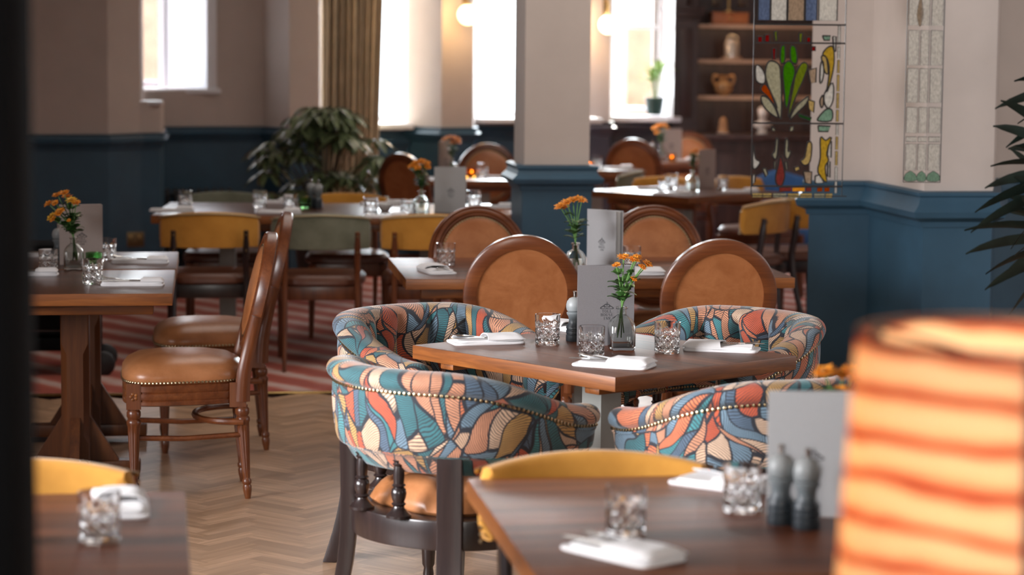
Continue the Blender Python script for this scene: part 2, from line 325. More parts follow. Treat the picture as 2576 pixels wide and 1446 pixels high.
# ------------------------------------------------------------------ mesh building
class MB:
    def __init__(s): s.v = []; s.f = []; s.uv = {}; s.mi = {}
    def add(s, vs, fs, uvs=None, mi=0):
        o = len(s.v); s.v += [tuple(p) for p in vs]
        for f in fs:
            if mi: s.mi[len(s.f)] = mi
            s.f.append(tuple(i + o for i in f))
        if uvs:
            for i, u in enumerate(uvs): s.uv[o + i] = u
        return s
    def box(s, c, d, rz=0, M=None, mi=0, taper=1.0):
        hx, hy, hz = d[0] / 2, d[1] / 2, d[2] / 2
        P = [Vector((x * hx * (taper if z < 0 else 1), y * hy * (taper if z < 0 else 1), z * hz)) for z in (-1, 1) for y in (-1, 1) for x in (-1, 1)]
        R = M or Matrix.Rotation(rz, 3, 'Z'); c = Vector(c)
        return s.add([R @ p + c for p in P], [(0, 2, 3, 1), (4, 5, 7, 6), (0, 1, 5, 4), (2, 6, 7, 3), (0, 4, 6, 2), (1, 3, 7, 5)], mi=mi)
    def grid(s, G, cu=False, cv=False, uvs=None, flip=False, mi=0):
        nu, nv = len(G), len(G[0]); vs = [p for r in G for p in r]; fs = []
        for i in range(nu if cu else nu - 1):
            for j in range(nv if cv else nv - 1):
                a, b_, c, d = i * nv + j, ((i + 1) % nu) * nv + j, ((i + 1) % nu) * nv + (j + 1) % nv, i * nv + (j + 1) % nv
                fs.append((a, d, c, b_) if flip else (a, b_, c, d))
        return s.add(vs, fs, [u for r in uvs for u in r] if uvs else None, mi)
    def lathe(s, prof, n=24, c=(0, 0, 0), M=None, fl=None, mi=0):
        c = Vector(c); G = []
        for i in range(n):
            a = 2 * pi * i / n; row = []
            for r, z in prof:
                rr = r * (1 if fl is None else fl(a, z)); p = Vector((rr * cos(a), rr * sin(a), z))
                row.append((M @ p if M else p) + c)
            G.append(row)
        s.grid(G, cu=True, mi=mi)
        o = len(s.v) - n * len(prof); m = len(prof)
        if prof[0][0] > 1e-5: s.f.append(tuple(o + i * m for i in reversed(range(n))))
        if prof[-1][0] > 1e-5: s.f.append(tuple(o + i * m + m - 1 for i in range(n)))
        return s
    def tube(s, pts, r, n=8, caps=True, flat=1.0, up=None, mi=0):
        pts = [Vector(p) for p in pts]; k = len(pts); G = []; prev = None
        for i, p in enumerate(pts):
            t = (pts[min(i + 1, k - 1)] - pts[max(i - 1, 0)]).normalized()
            ref = Vector(up) if up else (prev if prev is not None else (Vector((0, 0, 1)) if abs(t.z) < .9 else Vector((1, 0, 0))))
            a = (ref - t * ref.dot(t)); a = a.normalized() if a.length > 1e-6 else t.orthogonal().normalized(); b_ = t.cross(a); prev = a
            rr = r[i] if isinstance(r, (list, tuple)) else r
            G.append([p + a * (rr * flat * cos(2 * pi * j / n)) + b_ * (rr * sin(2 * pi * j / n)) for j in range(n)])
        s.grid(G, cv=True, flip=True, mi=mi)
        if caps:
            o = len(s.v) - k * n
            s.f.append(tuple(o + j for j in range(n))); s.f.append(tuple(o + (k - 1) * n + j for j in reversed(range(n))))
        return s
    def prism(s, poly, z0, z1, M=None, c=(0, 0, 0), mi=0):
        n = len(poly); c = Vector(c)
        P = [Vector((x, y, z0)) for x, y in poly] + [Vector((x, y, z1)) for x, y in poly]
        P = [(M @ p if M else p) + c for p in P]
        fs = [tuple(reversed(range(n))), tuple(range(n, 2 * n))] + [(i, (i + 1) % n, n + (i + 1) % n, n + i) for i in range(n)]
        return s.add(P, fs, mi=mi)
    def ball(s, c, r, n=12, m=8, sc=(1, 1, 1), mi=0):
        prof = [(r * sin(pi * j / m), -r * cos(pi * j / m)) for j in range(m + 1)]
        M = Matrix.Diagonal(Vector(sc)); return s.lathe(prof, n, c, M, mi=mi)
    def build(s, name, mat, parent=None, ang=38, bevel=0, seg=2, loc=None, rz=None):
        me = bpy.data.meshes.new(name); me.from_pydata(s.v, [], s.f)
        for mm in (mat if isinstance(mat, (list, tuple)) else [mat]): me.materials.append(MT[mm])
        for i, k in s.mi.items(): me.polygons[i].material_index = k
        if s.uv:
            l = me.uv_layers.new(name='UVMap')
            for lp in me.loops: l.data[lp.index].uv = s.uv.get(lp.vertex_index, (0, 0))
        bm = bmesh.new(); bm.from_mesh(me); bmesh.ops.remove_doubles(bm, verts=bm.verts, dist=1e-6)
        bmesh.ops.recalc_face_normals(bm, faces=bm.faces)
        if bevel:
            es = [e for e in bm.edges if len(e.link_faces) == 2 and e.calc_face_angle(0) > .5]
            bmesh.ops.bevel(bm, geom=es, offset=bevel, segments=seg, affect='EDGES', profile=.6, clamp_overlap=True)
        for f in bm.faces: f.smooth = True
        bm.to_mesh(me); bm.free(); me.set_sharp_from_angle(angle=radians(ang))
        o = bpy.data.objects.new(name, me); COL.objects.link(o)
        if parent: o.parent = parent
        if loc is not None: o.location = loc
        if rz is not None: o.rotation_euler.z = rz
        return o
def thing(name, label, cat, loc=(0, 0, 0), rz=0, group=None):
    o = bpy.data.objects.new(name, None); COL.objects.link(o); o.empty_display_size = .1
    o.location = loc; o.rotation_euler = (0, 0, rz); o['label'] = label; o['category'] = cat
    if group: o['group'] = group
    return o
def tag(o, label, cat, group=None):
    o['label'] = label; o['category'] = cat
    if group: o['group'] = group
    return o
def struct(o): o['kind'] = 'structure'; return o
KIDS = {}
def dup(root, loc, rz, label, group=None):
    def cp(o, par):
        c = o.copy(); COL.objects.link(c)
        if par: c.parent = par
        for ch in [x for x in o.children]: cp(ch, c)
        return c
    r = cp(root, None); r.location = loc; r.rotation_euler = (0, 0, rz); r['label'] = label
    if group: r['group'] = group
    return r
class Proto:
    """the first use moves the built thing itself, later uses copy it with its parts"""
    def __init__(s, fn): s.fn = fn; s.o = None
    def __call__(s, loc, rz, label, group=None):
        if s.o is None:
            s.o = s.fn(); o = s.o; o.location = loc; o.rotation_euler = (0, 0, rz); o['label'] = label
            if group: o['group'] = group
            return o
        return dup(s.o, loc, rz, label, group)
def crom(P, n, closed=False):
    P = [Vector(p) for p in P]; m = len(P); out = []
    for i in range(m if closed else m - 1):
        g = (lambda k: P[k % m]) if closed else (lambda k: P[max(0, min(m - 1, k))])
        a, b_, c, d = g(i - 1), g(i), g(i + 1), g(i + 2)
        for j in range(n):
            t = j / n
            out.append(.5 * ((2 * b_) + (c - a) * t + (2 * a - 5 * b_ + 4 * c - d) * t * t + (3 * b_ - a - 3 * c + d) * t ** 3))
    if not closed: out.append(P[-1])
    return out
def sstep(t): t = max(0, min(1, t)); return t * t * (3 - 2 * t)
def rotd(a): return Matrix.Rotation(a, 3, 'Z')

# ------------------------------------------------------------------ the room
def floor_planks():
    mb = MB(); rnd = random.Random(4); L, w = .24, .06; cols = []
    me_f = []; Mr = rotd(GA)
    k = int(L / w)
    # classic tiling: horizontal plank at (n*w + m*2L, n*w), vertical beside it
    for n in range(-160, 161):
        for m in range(-19, 20):
            x, y = n * w + m * 2 * L, n * w
            for (ax, ay, lx, ly, rotu) in ((x, y, L, w, 0), (x + L, y + w - L, w, L, 1)):
                P = [(ax, ay), (ax + lx, ay), (ax + lx, ay + ly), (ax, ay + ly)]
                # turn 45 degrees so that the zigzag runs along the room
                Q = []
                for px, py in P:
                    q = rotd(radians(45)) @ Vector((px, py, 0)); Q.append(Mr @ q)
                cx = sum(q.x for q in Q) / 4; cy = sum(q.y for q in Q) / 4
                if not (-5.0 < cx < 5.4 and -1.5 < cy - 4.5 < 6.75 + cx * sin(GA)): continue
                r = rnd.random(); u0 = rnd.random() * 9
                uv = [(u0, r), (u0 + L, r), (u0 + L, r + w), (u0, r + w)] if not rotu else [(u0, r), (u0, r + w), (u0 + L, r + w), (u0 + L, r)]
                mb.add([(q.x, q.y + 0, 0) for q in Q], [(0, 1, 2, 3)], uv); cols.append(r)
    me = bpy.data.meshes.new('floor'); me.from_pydata(mb.v, [], mb.f); me.materials.append(MT['parquet'])
    l = me.uv_layers.new(name='UVMap')
    for lp in me.loops: l.data[lp.index].uv = mb.uv[lp.vertex_index]
    ca = me.color_attributes.new('plank', 'FLOAT_COLOR', 'CORNER')
    for p in me.polygons:
        for li in p.loop_indices: ca.data[li].color = (cols[p.index],) * 3 + (1,)
    o = bpy.data.objects.new('floor', me); COL.objects.link(o); return struct(o)
floor_planks()
# subfloor under everything, carpet beyond the brass strip
struct(MB().box((0, 9, -.06), (12, 26, .1)).build('floor', 'bookcase'))
strip0 = Vector((-1.081, 11.157, 0))
cz = MB(); P = [strip0 - U * 4.5, strip0 + U * 6.5, strip0 + U * 6.5 + V * 12, strip0 - U * 4.5 + V * 12]
cz.prism([(p.x, p.y) for p in P], -.004, .006); struct(cz.build('floor', 'carpet'))
o = MB().box(strip0 + U * 1 + Vector((0, 0, .004)), (11, .02, .012), GA).build('trim_1', 'brass', bevel=.002); struct(o)
struct(MB().box((0, 9, 2.95), (12, 27, .1)).build('ceiling', 'ceiling'))
struct(MB().box((5.4, 9, 1.45), (.1, 26, 3.0)).build('wall_right', 'cream'))

DADO = 1.0
def ribbon(pts, z0, z1, th=.18):
    """wall along plan points, thick away from the viewer"""
    mb = MB()
    for a, b_ in zip(pts, pts[1:]):
        a = Vector((a[0], a[1], 0)); b_ = Vector((b_[0], b_[1], 0)); off = Vector((0, th, 0))
        if abs((b_ - a).normalized().y) > .8: off = Vector((th if b_.y < a.y else -th, 0, 0)) * 0 + Vector((0, 0, 0))
        vs = [a, b_, b_ + off, a + off]
        mb.add([v + Vector((0, 0, z)) for z in (z0, z1) for v in vs], [(0, 1, 5, 4), (3, 7, 6, 2), (4, 5, 6, 7), (0, 3, 2, 1), (0, 4, 7, 3), (1, 2, 6, 5)])
    return mb
def rail(pts, z, name, mat='teal', prof=((0, -.075), (.012, -.07), (.02, -.045), (.045, -.03), (.05, -.012), (.028, 0), (.022, .022), (.03, .03), (0, .034))):
    """dado moulding along plan points, standing out towards the viewer"""
    P = [Vector((p[0], p[1], 0)) for p in pts]; n = len(P); G = []
    for i, p in enumerate(P):
        d1 = (P[i] - P[i - 1]).normalized() if i else None; d2 = (P[i + 1] - P[i]).normalized() if i < n - 1 else None
        n1 = Vector((d1.y, -d1.x, 0)) if d1 else None; n2 = Vector((d2.y, -d2.x, 0)) if d2 else None
        if n1 is None: nn = n2
        elif n2 is None: nn = n1
        else:
            nn = (n1 + n2); nn = nn.normalized(); nn = nn / max(.35, nn.dot(n1))
        G.append([p + nn * a + Vector((0, 0, z + b_)) for a, b_ in prof])
    mb = MB(); mb.grid(G, flip=True)
    return struct(mb.build(name, mat, ang=30))
def P2(px, Y, py=330): v = yp(px, py, Y); return (v.x, v.y)

trim_n = [1]
def trim(): trim_n[0] += 1; return 'trim_%d' % trim_n[0]
def wall(name, pts, top=2.9, bot=0, dado=True, rails=True, mat='cream', low='teal'):
    if bot < DADO: struct(ribbon(pts, 0, min(DADO, top)).build(name, low))
    if top > DADO: struct(ribbon(pts, max(bot, DADO), top).build(name, mat))
    if bot < DADO and rails: rail(pts, DADO, trim(), low)
# left pier, close to the dark corner
wall('wall_left', [P2(-620, 15.05), P2(272, 15.7), P2(353, 15.95), P2(362, 17.1)])
lp = [P2(353, 15.95), P2(403, 16.05), P2(409, 17.2)]
struct(ribbon(lp, 0, 1.0).build('wall_left', 'teal')); struct(ribbon(lp, 1.0, 1.236).build('wall_left', 'cream')); rail(lp, DADO, trim())
struct(MB().box(yp(380, 258, 16.1), (.16, .22, .025), GA).build(trim(), 'white_paint', bevel=.004))
# far wall, window 1
wb1 = [P2(300, 17.05), P2(350, 17.1), P2(545, 17.28), P2(663, 17.36)]
wall('wall_back', wb1, top=1.29)
struct(ribbon([P2(532, 17.28), P2(663, 17.36), P2(728, 17.12), P2(800, 17.20), P2(812, 17.5), P2(850, 17.55)], 1.29, 2.9).build('wall_back', 'cream'))
wall('wall_back', [P2(663, 17.36), P2(728, 17.12), P2(800, 17.20), P2(812, 17.5), P2(850, 17.55)], top=1.29)
struct(ribbon([P2(520, 17.28), P2(418, 17.72)], 1.29, 2.9, .05).build(trim(), 'white_paint'))
q = yp(532, 90, 17.26); struct(MB().box((q.x, q.y, 2.08), (.075, .04, 1.6), GA).build(trim(), 'white_paint', bevel=.012))
struct(MB().box(yp(451, 228, 17.36), (.60, .32, .04), GA).build(trim(), 'white_paint', bevel=.015))
def window(name, x0, x1, Y, zb, zt, bars=(), vb=(), fw=.055):
    a = yp(x0, 150, Y); b_ = yp(x1, 150, Y); a.z = b_.z = 0
    w = (b_ - a).length; d = (b_ - a).normalized(); rz = math.atan2(d.y, d.x); mid = (a + b_) / 2
    mb = MB()
    for t in (fw / 2, w - fw / 2): mb.box(a + d * t + Vector((0, 0, (zb + zt) / 2)), (fw, .06, zt - zb), rz)
    for z in (zb + fw / 2, zt - fw / 2): mb.box(mid + Vector((0, 0, z)), (w - 2 * fw, .06, fw), rz)
    for z in bars: mb.box(mid + Vector((0, 0, z)), (w - 2 * fw, .05, .035), rz)
    for t in vb: mb.box(a + d * (w * t) + Vector((0, 0, (zb + zt) / 2)), (.03, .045, zt - zb - 2 * fw), rz)
    o = struct(mb.build(name, 'white_paint', bevel=.006))
    g = MB().box(mid + Vector((0, 0, (zb + zt) / 2)), (w - 2 * fw, .006, zt - zb - 2 * fw), rz).build('pane', 'window_pane', o)
    return o
window('window_1', 330, 418, 17.72, 1.30, 2.6, vb=(.02,))
# curtained window 2 and its pier
window('window_2', 835, 1003, 17.95, 1.055, 2.7, fw=.05)
wall('wall_back', [P2(820, 17.55), P2(850, 17.6), P2(1000, 17.72), P2(1032, 17.75)], top=1.03, rails=False)
rail([P2(945, 17.7), P2(1032, 17.75)], .93, trim())
struct(MB().box(yp(935, 316, 17.74), (.60, .34, .045), GA).build(trim(), 'white_paint', bevel=.012))
struct(ribbon([P2(1000, 17.95), P2(1028, 17.74)], 1.03, 2.9, .05).build(trim(), 'white_paint'))
wall('wall_back', [P2(1024, 17.74), P2(1110, 17.45), P2(1190, 17.55), P2(1196, 18.0)])
# window 3
window('window_3', 1185, 1480, 18.25, 1.08, 2.7, vb=(.5,))
wall('wall_back', [P2(1190, 18.0), P2(1480, 18.3)], top=1.05)
struct(MB().box(yp(1335, 302, 18.1), (1.05, .34, .04), GA).build(trim(), 'white_paint', bevel=.012))
# pier with the second wall lamp, window 4
wall('wall_back', [P2(1440, 18.9), P2(1534, 19.1), P2(1540, 19.6)], low='plum')
window('window_4', 1528, 1668, 19.75, 1.10, 2.8, bars=(1.79,), fw=.04)
wall('wall_back', [P2(1530, 19.3), P2(1700, 19.5)], top=1.06, low='plum')
struct(MB().box(yp(1610, 298, 19.5), (.62, .36, .045), GA).build(trim(), 'white_paint', bevel=.012))
struct(ribbon([P2(1662, 19.75), P2(1692, 19.2)], 1.06, 2.9, .05).build(trim(), 'white_paint'))
for k in range(3):   # panelling under window 4
    q = yp(1530 + k * 62, 400, 19.28 + .02 * k); struct(MB().box((q.x, q.y, .55), (.16, .03, .62), GA).build(trim(), 'plum', bevel=.012))
# exterior masonry seen through the panes
q = yp(372, 100, 20.5); struct(MB().box((q.x - .1, q.y, 1.6), (1.2, .4, 3.4), GA).build('wall_exterior', 'stone'))
q = yp(1600, 200, 23.5); struct(MB().box((q.x, q.y, .5), (.25, .4, 2.6), GA).build('wall_exterior', 'stone'))

# columns
def column(px_l, px_r, Y, depth, name, zsplit=DADO):
    a = Vector((*P2(px_l, Y, 425), 0)); wdt = (yp(px_r, 425, Y) - yp(px_l, 425, Y)).x / cos(GA)
    fl, fr = a, a + U * wdt; bl, br = a + V * depth, fr + V * depth
    pts = [(p.x, p.y) for p in (bl, fl, fr, br)]
    ex = .012
    big = [(p.x, p.y) for p in (bl + (-U + V) * ex, fl - U * ex - V * ex, fr + U * ex - V * ex, br + (U + V) * ex)]
    struct(MB().prism(big, 0, DADO).build(name, 'teal')); struct(MB().prism(pts, DADO, 2.9).build(name, 'cream'))
    rail(big, DADO, trim(), prof=((0, -.10), (.01, -.098), (.014, -.075), (.05, -.06), (.058, -.038), (.03, -.015), (.022, .008), (.03, .014), (.03, .028), (0, .034)))
    bb = MB(); 
    return pts
column(1319, 1483, 12.25, .42, 'wall_column')
# the right pier: a frontal part, then a block standing forward of it
A0 = Vector((*P2(2036, 11.0, 470), 0)); A1 = Vector((*P2(2187, 11.02, 470), 0)); B1 = Vector((*P2(2325, 10.25, 470), 0)); C1 = Vector((*P2(2498, 10.3, 470), 0)); D1 = Vector((*P2(2504, 11.3, 470), 0)); E1 = Vector((*P2(2800, 11.5, 470), 0))
A9 = A0 + Vector((.075, .5, 0))
pp = [(p.x, p.y) for p in (A9, A0, A1, B1, C1, D1, E1)]
poly = pp + [(E1.x, E1.y + .6), (A9.x, A9.y + .1)]
struct(MB().prism(poly, 0, DADO).build('wall_pier', 'teal')); struct(MB().prism(poly, DADO, 2.9).build('wall_pier', 'cream'))
rail(pp, DADO, trim(), prof=((0, -.12), (.012, -.118), (.016, -.095), (.055, -.075), (.062, -.05), (.034, -.02), (.024, .012), (.032, .018), (.032, .032), (0, .038)))
# dark timber frame of the opening the viewer looks through, left
struct(MB().box((-.705, 2.75, 1.45), (.28, .16, 3.0)).build('door_1', 'black', bevel=.02))
struct(MB().box((-2.4, 2.8, 1.45), (3.3, .12, 3.0)).build('wall_front', 'black'))
struct(MB().box((0, -3.4, 1.45), (12, .12, 3.0)).build('wall_front', 'cream'))
struct(MB().box((-4.7, 6, 1.45), (.12, 19, 3.0)).build('wall_left', 'cream'))
# ------------------------------------------------------------------ furniture builders
def superell(a, b, p, n, c=(0, 0)):
    out = []
    for i in range(n):
        t = 2 * pi * i / n; x, y = cos(t), sin(t)
        out.append((c[0] + a * math.copysign(abs(x) ** (2 / p), x), c[1] + b * math.copysign(abs(y) ** (2 / p), y)))
    return out
def nails(mb, pts, nrm, r=.0052):
    for p, n in zip(pts, nrm):
        n = Vector(n).normalized(); M = n.to_track_quat('Z', 'Y').to_matrix()
        prof = [(r, -.001), (r * .8, r * .55), (0, r * .85)]
        mb.lathe(prof, 7, p, M)
def resample(P, step):
    P = [Vector(p) for p in P]; L = [0]
    for a, b_ in zip(P, P[1:]): L.append(L[-1] + (b_ - a).length)
    n = max(2, int(L[-1] / step)); out = []; k = 0
    for i in range(n + 1):
        s = L[-1] * i / n
        while k < len(L) - 2 and L[k + 1] < s: k += 1
        t = (s - L[k]) / max(1e-9, L[k + 1] - L[k]); out.append(P[k].lerp(P[k + 1], t))
    return out
def turned_leg(z1, r1, r0, flutes=8):
    def fl(a, z): return 1 - (.10 * max(0, cos(a * flutes)) if .075 < z < z1 - .06 else 0)
    prof = [(r0 * .7, 0), (r0 * .8, .004), (r0 * 1.15, .03), (r0 * 1.2, .045), (r0 * 1.0, .052), (r0 * 1.25, .058), (r0 * 1.25, .068), (r0 * .95, .074)]
    prof += [(r0 + (r1 - r0) * k / 6, .08 + (z1 - .145) * k / 6) for k in range(7)]
    prof += [(r1 * 1.12, z1 - .058), (r1 * 1.12, z1 - .048), (r1 * .85, z1 - .04), (r1 * 1.1, z1 - .03), (r1 * 1.1, z1 - .015), (r1 * .9, z1 - .008), (r1 * .95, z1)]
    return prof, fl
def round_chair():
    t = thing('round_back_chair', '', 'chair')
    # seat outline, front wider than the back
    def outline(k, off=0.0):
        n = 44; P = []
        for x, y in superell(.238 * k + off, .222 * k + off, 3.6, n):
            P.append((x * (1 + .14 * (y / .222)) , y))
        return P
    lay = [(.995, .432), (1.01, .448), (1.0, .468), (.93, .490), (.78, .508), (.5, .520), (.2, .525)]
    G = [[(x, y, z) for x, y in outline(k)] for k, z in lay]
    mb = MB().grid(G, cv=True); o = len(mb.v) - 44; mb.f.append(tuple(o + i for i in range(44))); mb.f.append(tuple(reversed(range(44))))
    mb.build('seat', 'seat_tan', t)
    rl = [(.97, .352), (1.0, .356), (1.0, .368), (.985, .372), (1.0, .378), (1.0, .396), (.985, .400), (1.0, .405), (1.0, .425), (.97, .433)]
    G = [[(x, y, z) for x, y in outline(k)] for k, z in rl]
    mb = MB().grid(G, cv=True); mb.f.append(tuple(reversed(range(44)))); o = 44 * (len(rl) - 1); mb.f.append(tuple(o + i for i in range(44)))
    mb.build('seat_rail', 'mahogany_x', t)
    P = [Vector((x, y, .438)) for x, y in outline(1.008)]; P = resample(P + [P[0]], .0135)[:-1]
    mb = MB(); nails(mb, P, [(p.x, p.y, .1) for p in P]); mb.build('nail_trim', 'nail', t)
    prof, fl = turned_leg(.345, .023, .0135)
    for sx in (-1, 1):
        mb = MB().lathe(prof, 32, (sx * .213, .182, 0), fl=fl); mb.box((sx * .213, .182, .388), (.052, .052, .092))
        l = mb.build('leg', 'mahogany', t, bevel=0)
        rs = MB()
        for a in range(5):
            q = 2 * pi * a / 5; rs.ball((sx * .213 + .010 * cos(q), .2092, .388 + .010 * sin(q)), .006, 8, 5, (1, .45, 1))
            rs.ball((sx * (.213 + .0272), .182 + .010 * cos(q), .388 + .010 * sin(q)), .006, 8, 5, (.45, 1, 1))
        rs.build('rosette', 'table_edge', l)
        M = Matrix.Rotation(radians(-3.5), 3, 'X')
        mb = MB().lathe(prof, 32, (sx * .175, -.226, 0), M, fl=fl); mb.box((sx * .175, -.19, .385), (.046, .06, .09)); mb.build('leg', 'mahogany', t)
        # side stretcher
        mb = MB().tube([(sx * .207, .18, .235), (sx * .196, 0, .228), (sx * .178, -.20, .236)], .013, 8, flat=.8); mb.build('stretcher', 'mahogany_x', t)
    mb = MB().tube([Vector((.195 * cos(a), -.21 + .17 * sin(a) ** .8 if 0 < a < pi else -.21, .285)) for a in [pi * i / 14 for i in range(15)]], .012, 8); mb.build('stretcher', 'mahogany_x', t)
    # raked oval back: frame co-ordinates (x across, s up the back, n to the front)
    rk = radians(13); C = Vector((0, -.272, .738)); ey = Vector((0, -sin(rk), cos(rk))); en = Vector((0, cos(rk), sin(rk)))
    def bp(x, s, n): return C + Vector((x, 0, 0)) + ey * s + en * n
    A, B = .218, .228
    sec = [(0, -.018), (-.004, .012), (-.010, .018), (-.016, .013), (-.022, .020), (-.032, .022), (-.038, .014), (-.046, .014), (-.050, .008), (-.050, -.022), (-.006, -.024)]
    G = []
    for i in range(72):
        a = 2 * pi * i / 72; G.append([bp((A + d) * cos(a), (B + d) * sin(a), n) for d, n in sec])
    MB().grid(G, cu=True, cv=True).build('back_frame', 'mahogany_x', t, ang=50)
    G = []
    for d, n in ((.047, -.004), (.052, .010), (.062, .020), (.09, .027), (.14, .031), (.205, .032)):
        G.append([bp((A - d) * cos(2 * pi * i / 48), (B - d) * sin(2 * pi * i / 48), n) for i in range(48)])
    for d, n in ((.2179, .032), (.2179, -.012), (.20, -.012), (.10, -.013), (.06, -.0145), (.047, -.016)):
        G.append([bp((A - d) * cos(2 * pi * i / 48), (B - d) * sin(2 * pi * i / 48), n) for i in range(48)])
    MB().grid(G, cv=True).build('back_pad', 'tan', t)
    P = [bp((A - .056) * cos(a), (B - .056) * sin(a), .017) for a in [2 * pi * i / 84 for i in range(84)]]
    mb = MB(); nails(mb, P, [en] * 84, .0048); mb.build('nail_trim', 'nail', t)
    for sx in (-1, 1):
        pts = crom([(sx * .185, -.205, .36), (sx * .188, -.212, .46), bp(sx * .188, -.17, -.002), bp(sx * .203, -.07, -.002)], 5)
        MB().tube(pts, [.030 - .010 * (i / len(pts)) for i in range(len(pts))], 10, flat=.72).build('stile', 'mahogany', t)
    return t
RoundChair = Proto(round_chair)

def upholstered_chair(fab, legmat, seatmat, fab_nail='nail'):
    def fn():
        t = thing('upholstered_dining_chair', '', 'chair')
        n = 26; R = .46; half = radians(33); zc = .69; h = .18; th = .042
        G = []; uvs = []
        sec = [(.5, -1), (.5, -.3), (.5, .5), (.42, .9), (0, 1.0), (-.42, .9), (-.5, .4), (-.5, -.5), (-.42, -.92), (0, -1.0), (.42, -.95)]
        sec = [(q.x, q.y) for q in crom([(a, b_, 0) for a, b_ in sec], 3, True)]
        for i in range(n + 1):
            u = -1 + 2 * i / n; e = 1 - .75 * max(0, (abs(u) - .94) / .06) ** 2
            a = u * half; hh = h * (1 - .16 * u * u) * (.35 + .65 * e)
            row = []
            for sn_, sz in sec:
                r = R + sn_ * th * e
                zz = zc + sz * hh / 2 + .012 * (1 - u * u)
                row.append((r * sin(a), -.19 + R - r * cos(a) - .06 * (zz - .6), zz))
            G.append(row)
        mb = MB().grid(G, cv=True); m = len(sec); mb.f.append(tuple(reversed(range(m)))); o = n * m; mb.f.append(tuple(o + j for j in range(m)))
        mb.build('backrest', fab, t)
        P = []; N = []
        for i in range(62):
            u = -.96 + 1.92 * i / 61; a = u * half; r = R + .5 * th + .001; z = zc + .45 * h * (1 - .16 * u * u) + .012 * (1 - u * u)
            P.append((r * sin(a), -.19 + R - r * cos(a) - .06 * (z - .6), z)); N.append((sin(a), -cos(a), .2))
        mb = MB(); nails(mb, P, N, .0058); mb.build('nail_trim', fab_nail, t)
        for sx in (-1, 1):
            P = []; N = []
            for k in range(9):
                z = zc - .075 + .015 * k; a = sx * half * .985; P.append((R * sin(a), -.19 + R - R * cos(a) - .06 * (z - .6), z)); N.append((sx, -.2, 0))
            mb = MB(); nails(mb, P, N, .0058); mb.build('nail_trim', fab_nail, t)
        # seat pad
        lay = [(.94, .42), (1.0, .43), (1.0, .455), (.93, .475), (.6, .483), (.2, .485)]
        G = [[(x * (1 + .1 * y / .21), y, z) for x, y in superell(.225 * k, .215 * k, 4, 36, (0, .03))] for k, z in lay]
        mb = MB().grid(G, cv=True); mb.f.append(tuple(reversed(range(36)))); o = 36 * 5; mb.f.append(tuple(o + i for i in range(36)))
        mb.build('seat', seatmat, t)
        mb = MB()
        for y, w in ((.215, .40), (-.155, .36)): mb.box((0, y, .385), (w, .022, .07))
        for sx in (-1, 1): mb.box((sx * .195, .03, .385), (.022, .37, .07))
        mb.build('seat_frame', legmat, t, bevel=.004)
        for sx in (-1, 1):
            MB().tube([(sx * .20, .235, .42), (sx * .203, .24, .2), (sx * .208, .25, 0)], [.021, .018, .012], 8).build('leg', legmat, t)
            pts = crom([(sx * .185, -.33, 0), (sx * .183, -.25, .22), (sx * .182, -.205, .44), (sx * .182, -.222, .58), (sx * .182, -.238, .70)], 5)
            l = MB().tube(pts, [.013 + .009 * min(1, i / 9) - (.004 if i > 17 else 0) for i in range(len(pts))], 8, flat=.75).build('leg', legmat, t)
            b_ = MB(); nails(b_, [(sx * .182, -.250, .60), (sx * .182, -.258, .68)], [(0, -1, 0)] * 2, .006); b_.build('bolt', 'old_brass', l)
        return t
    return Proto(fn)
MustardChair = upholstered_chair('mustard', 'ebony', 'brown_leather')
MustardWalnutChair = upholstered_chair('mustard', 'mahogany', 'brown_leather')
GreenChair = upholstered_chair('green_fabric', 'mahogany', 'brown_leather')

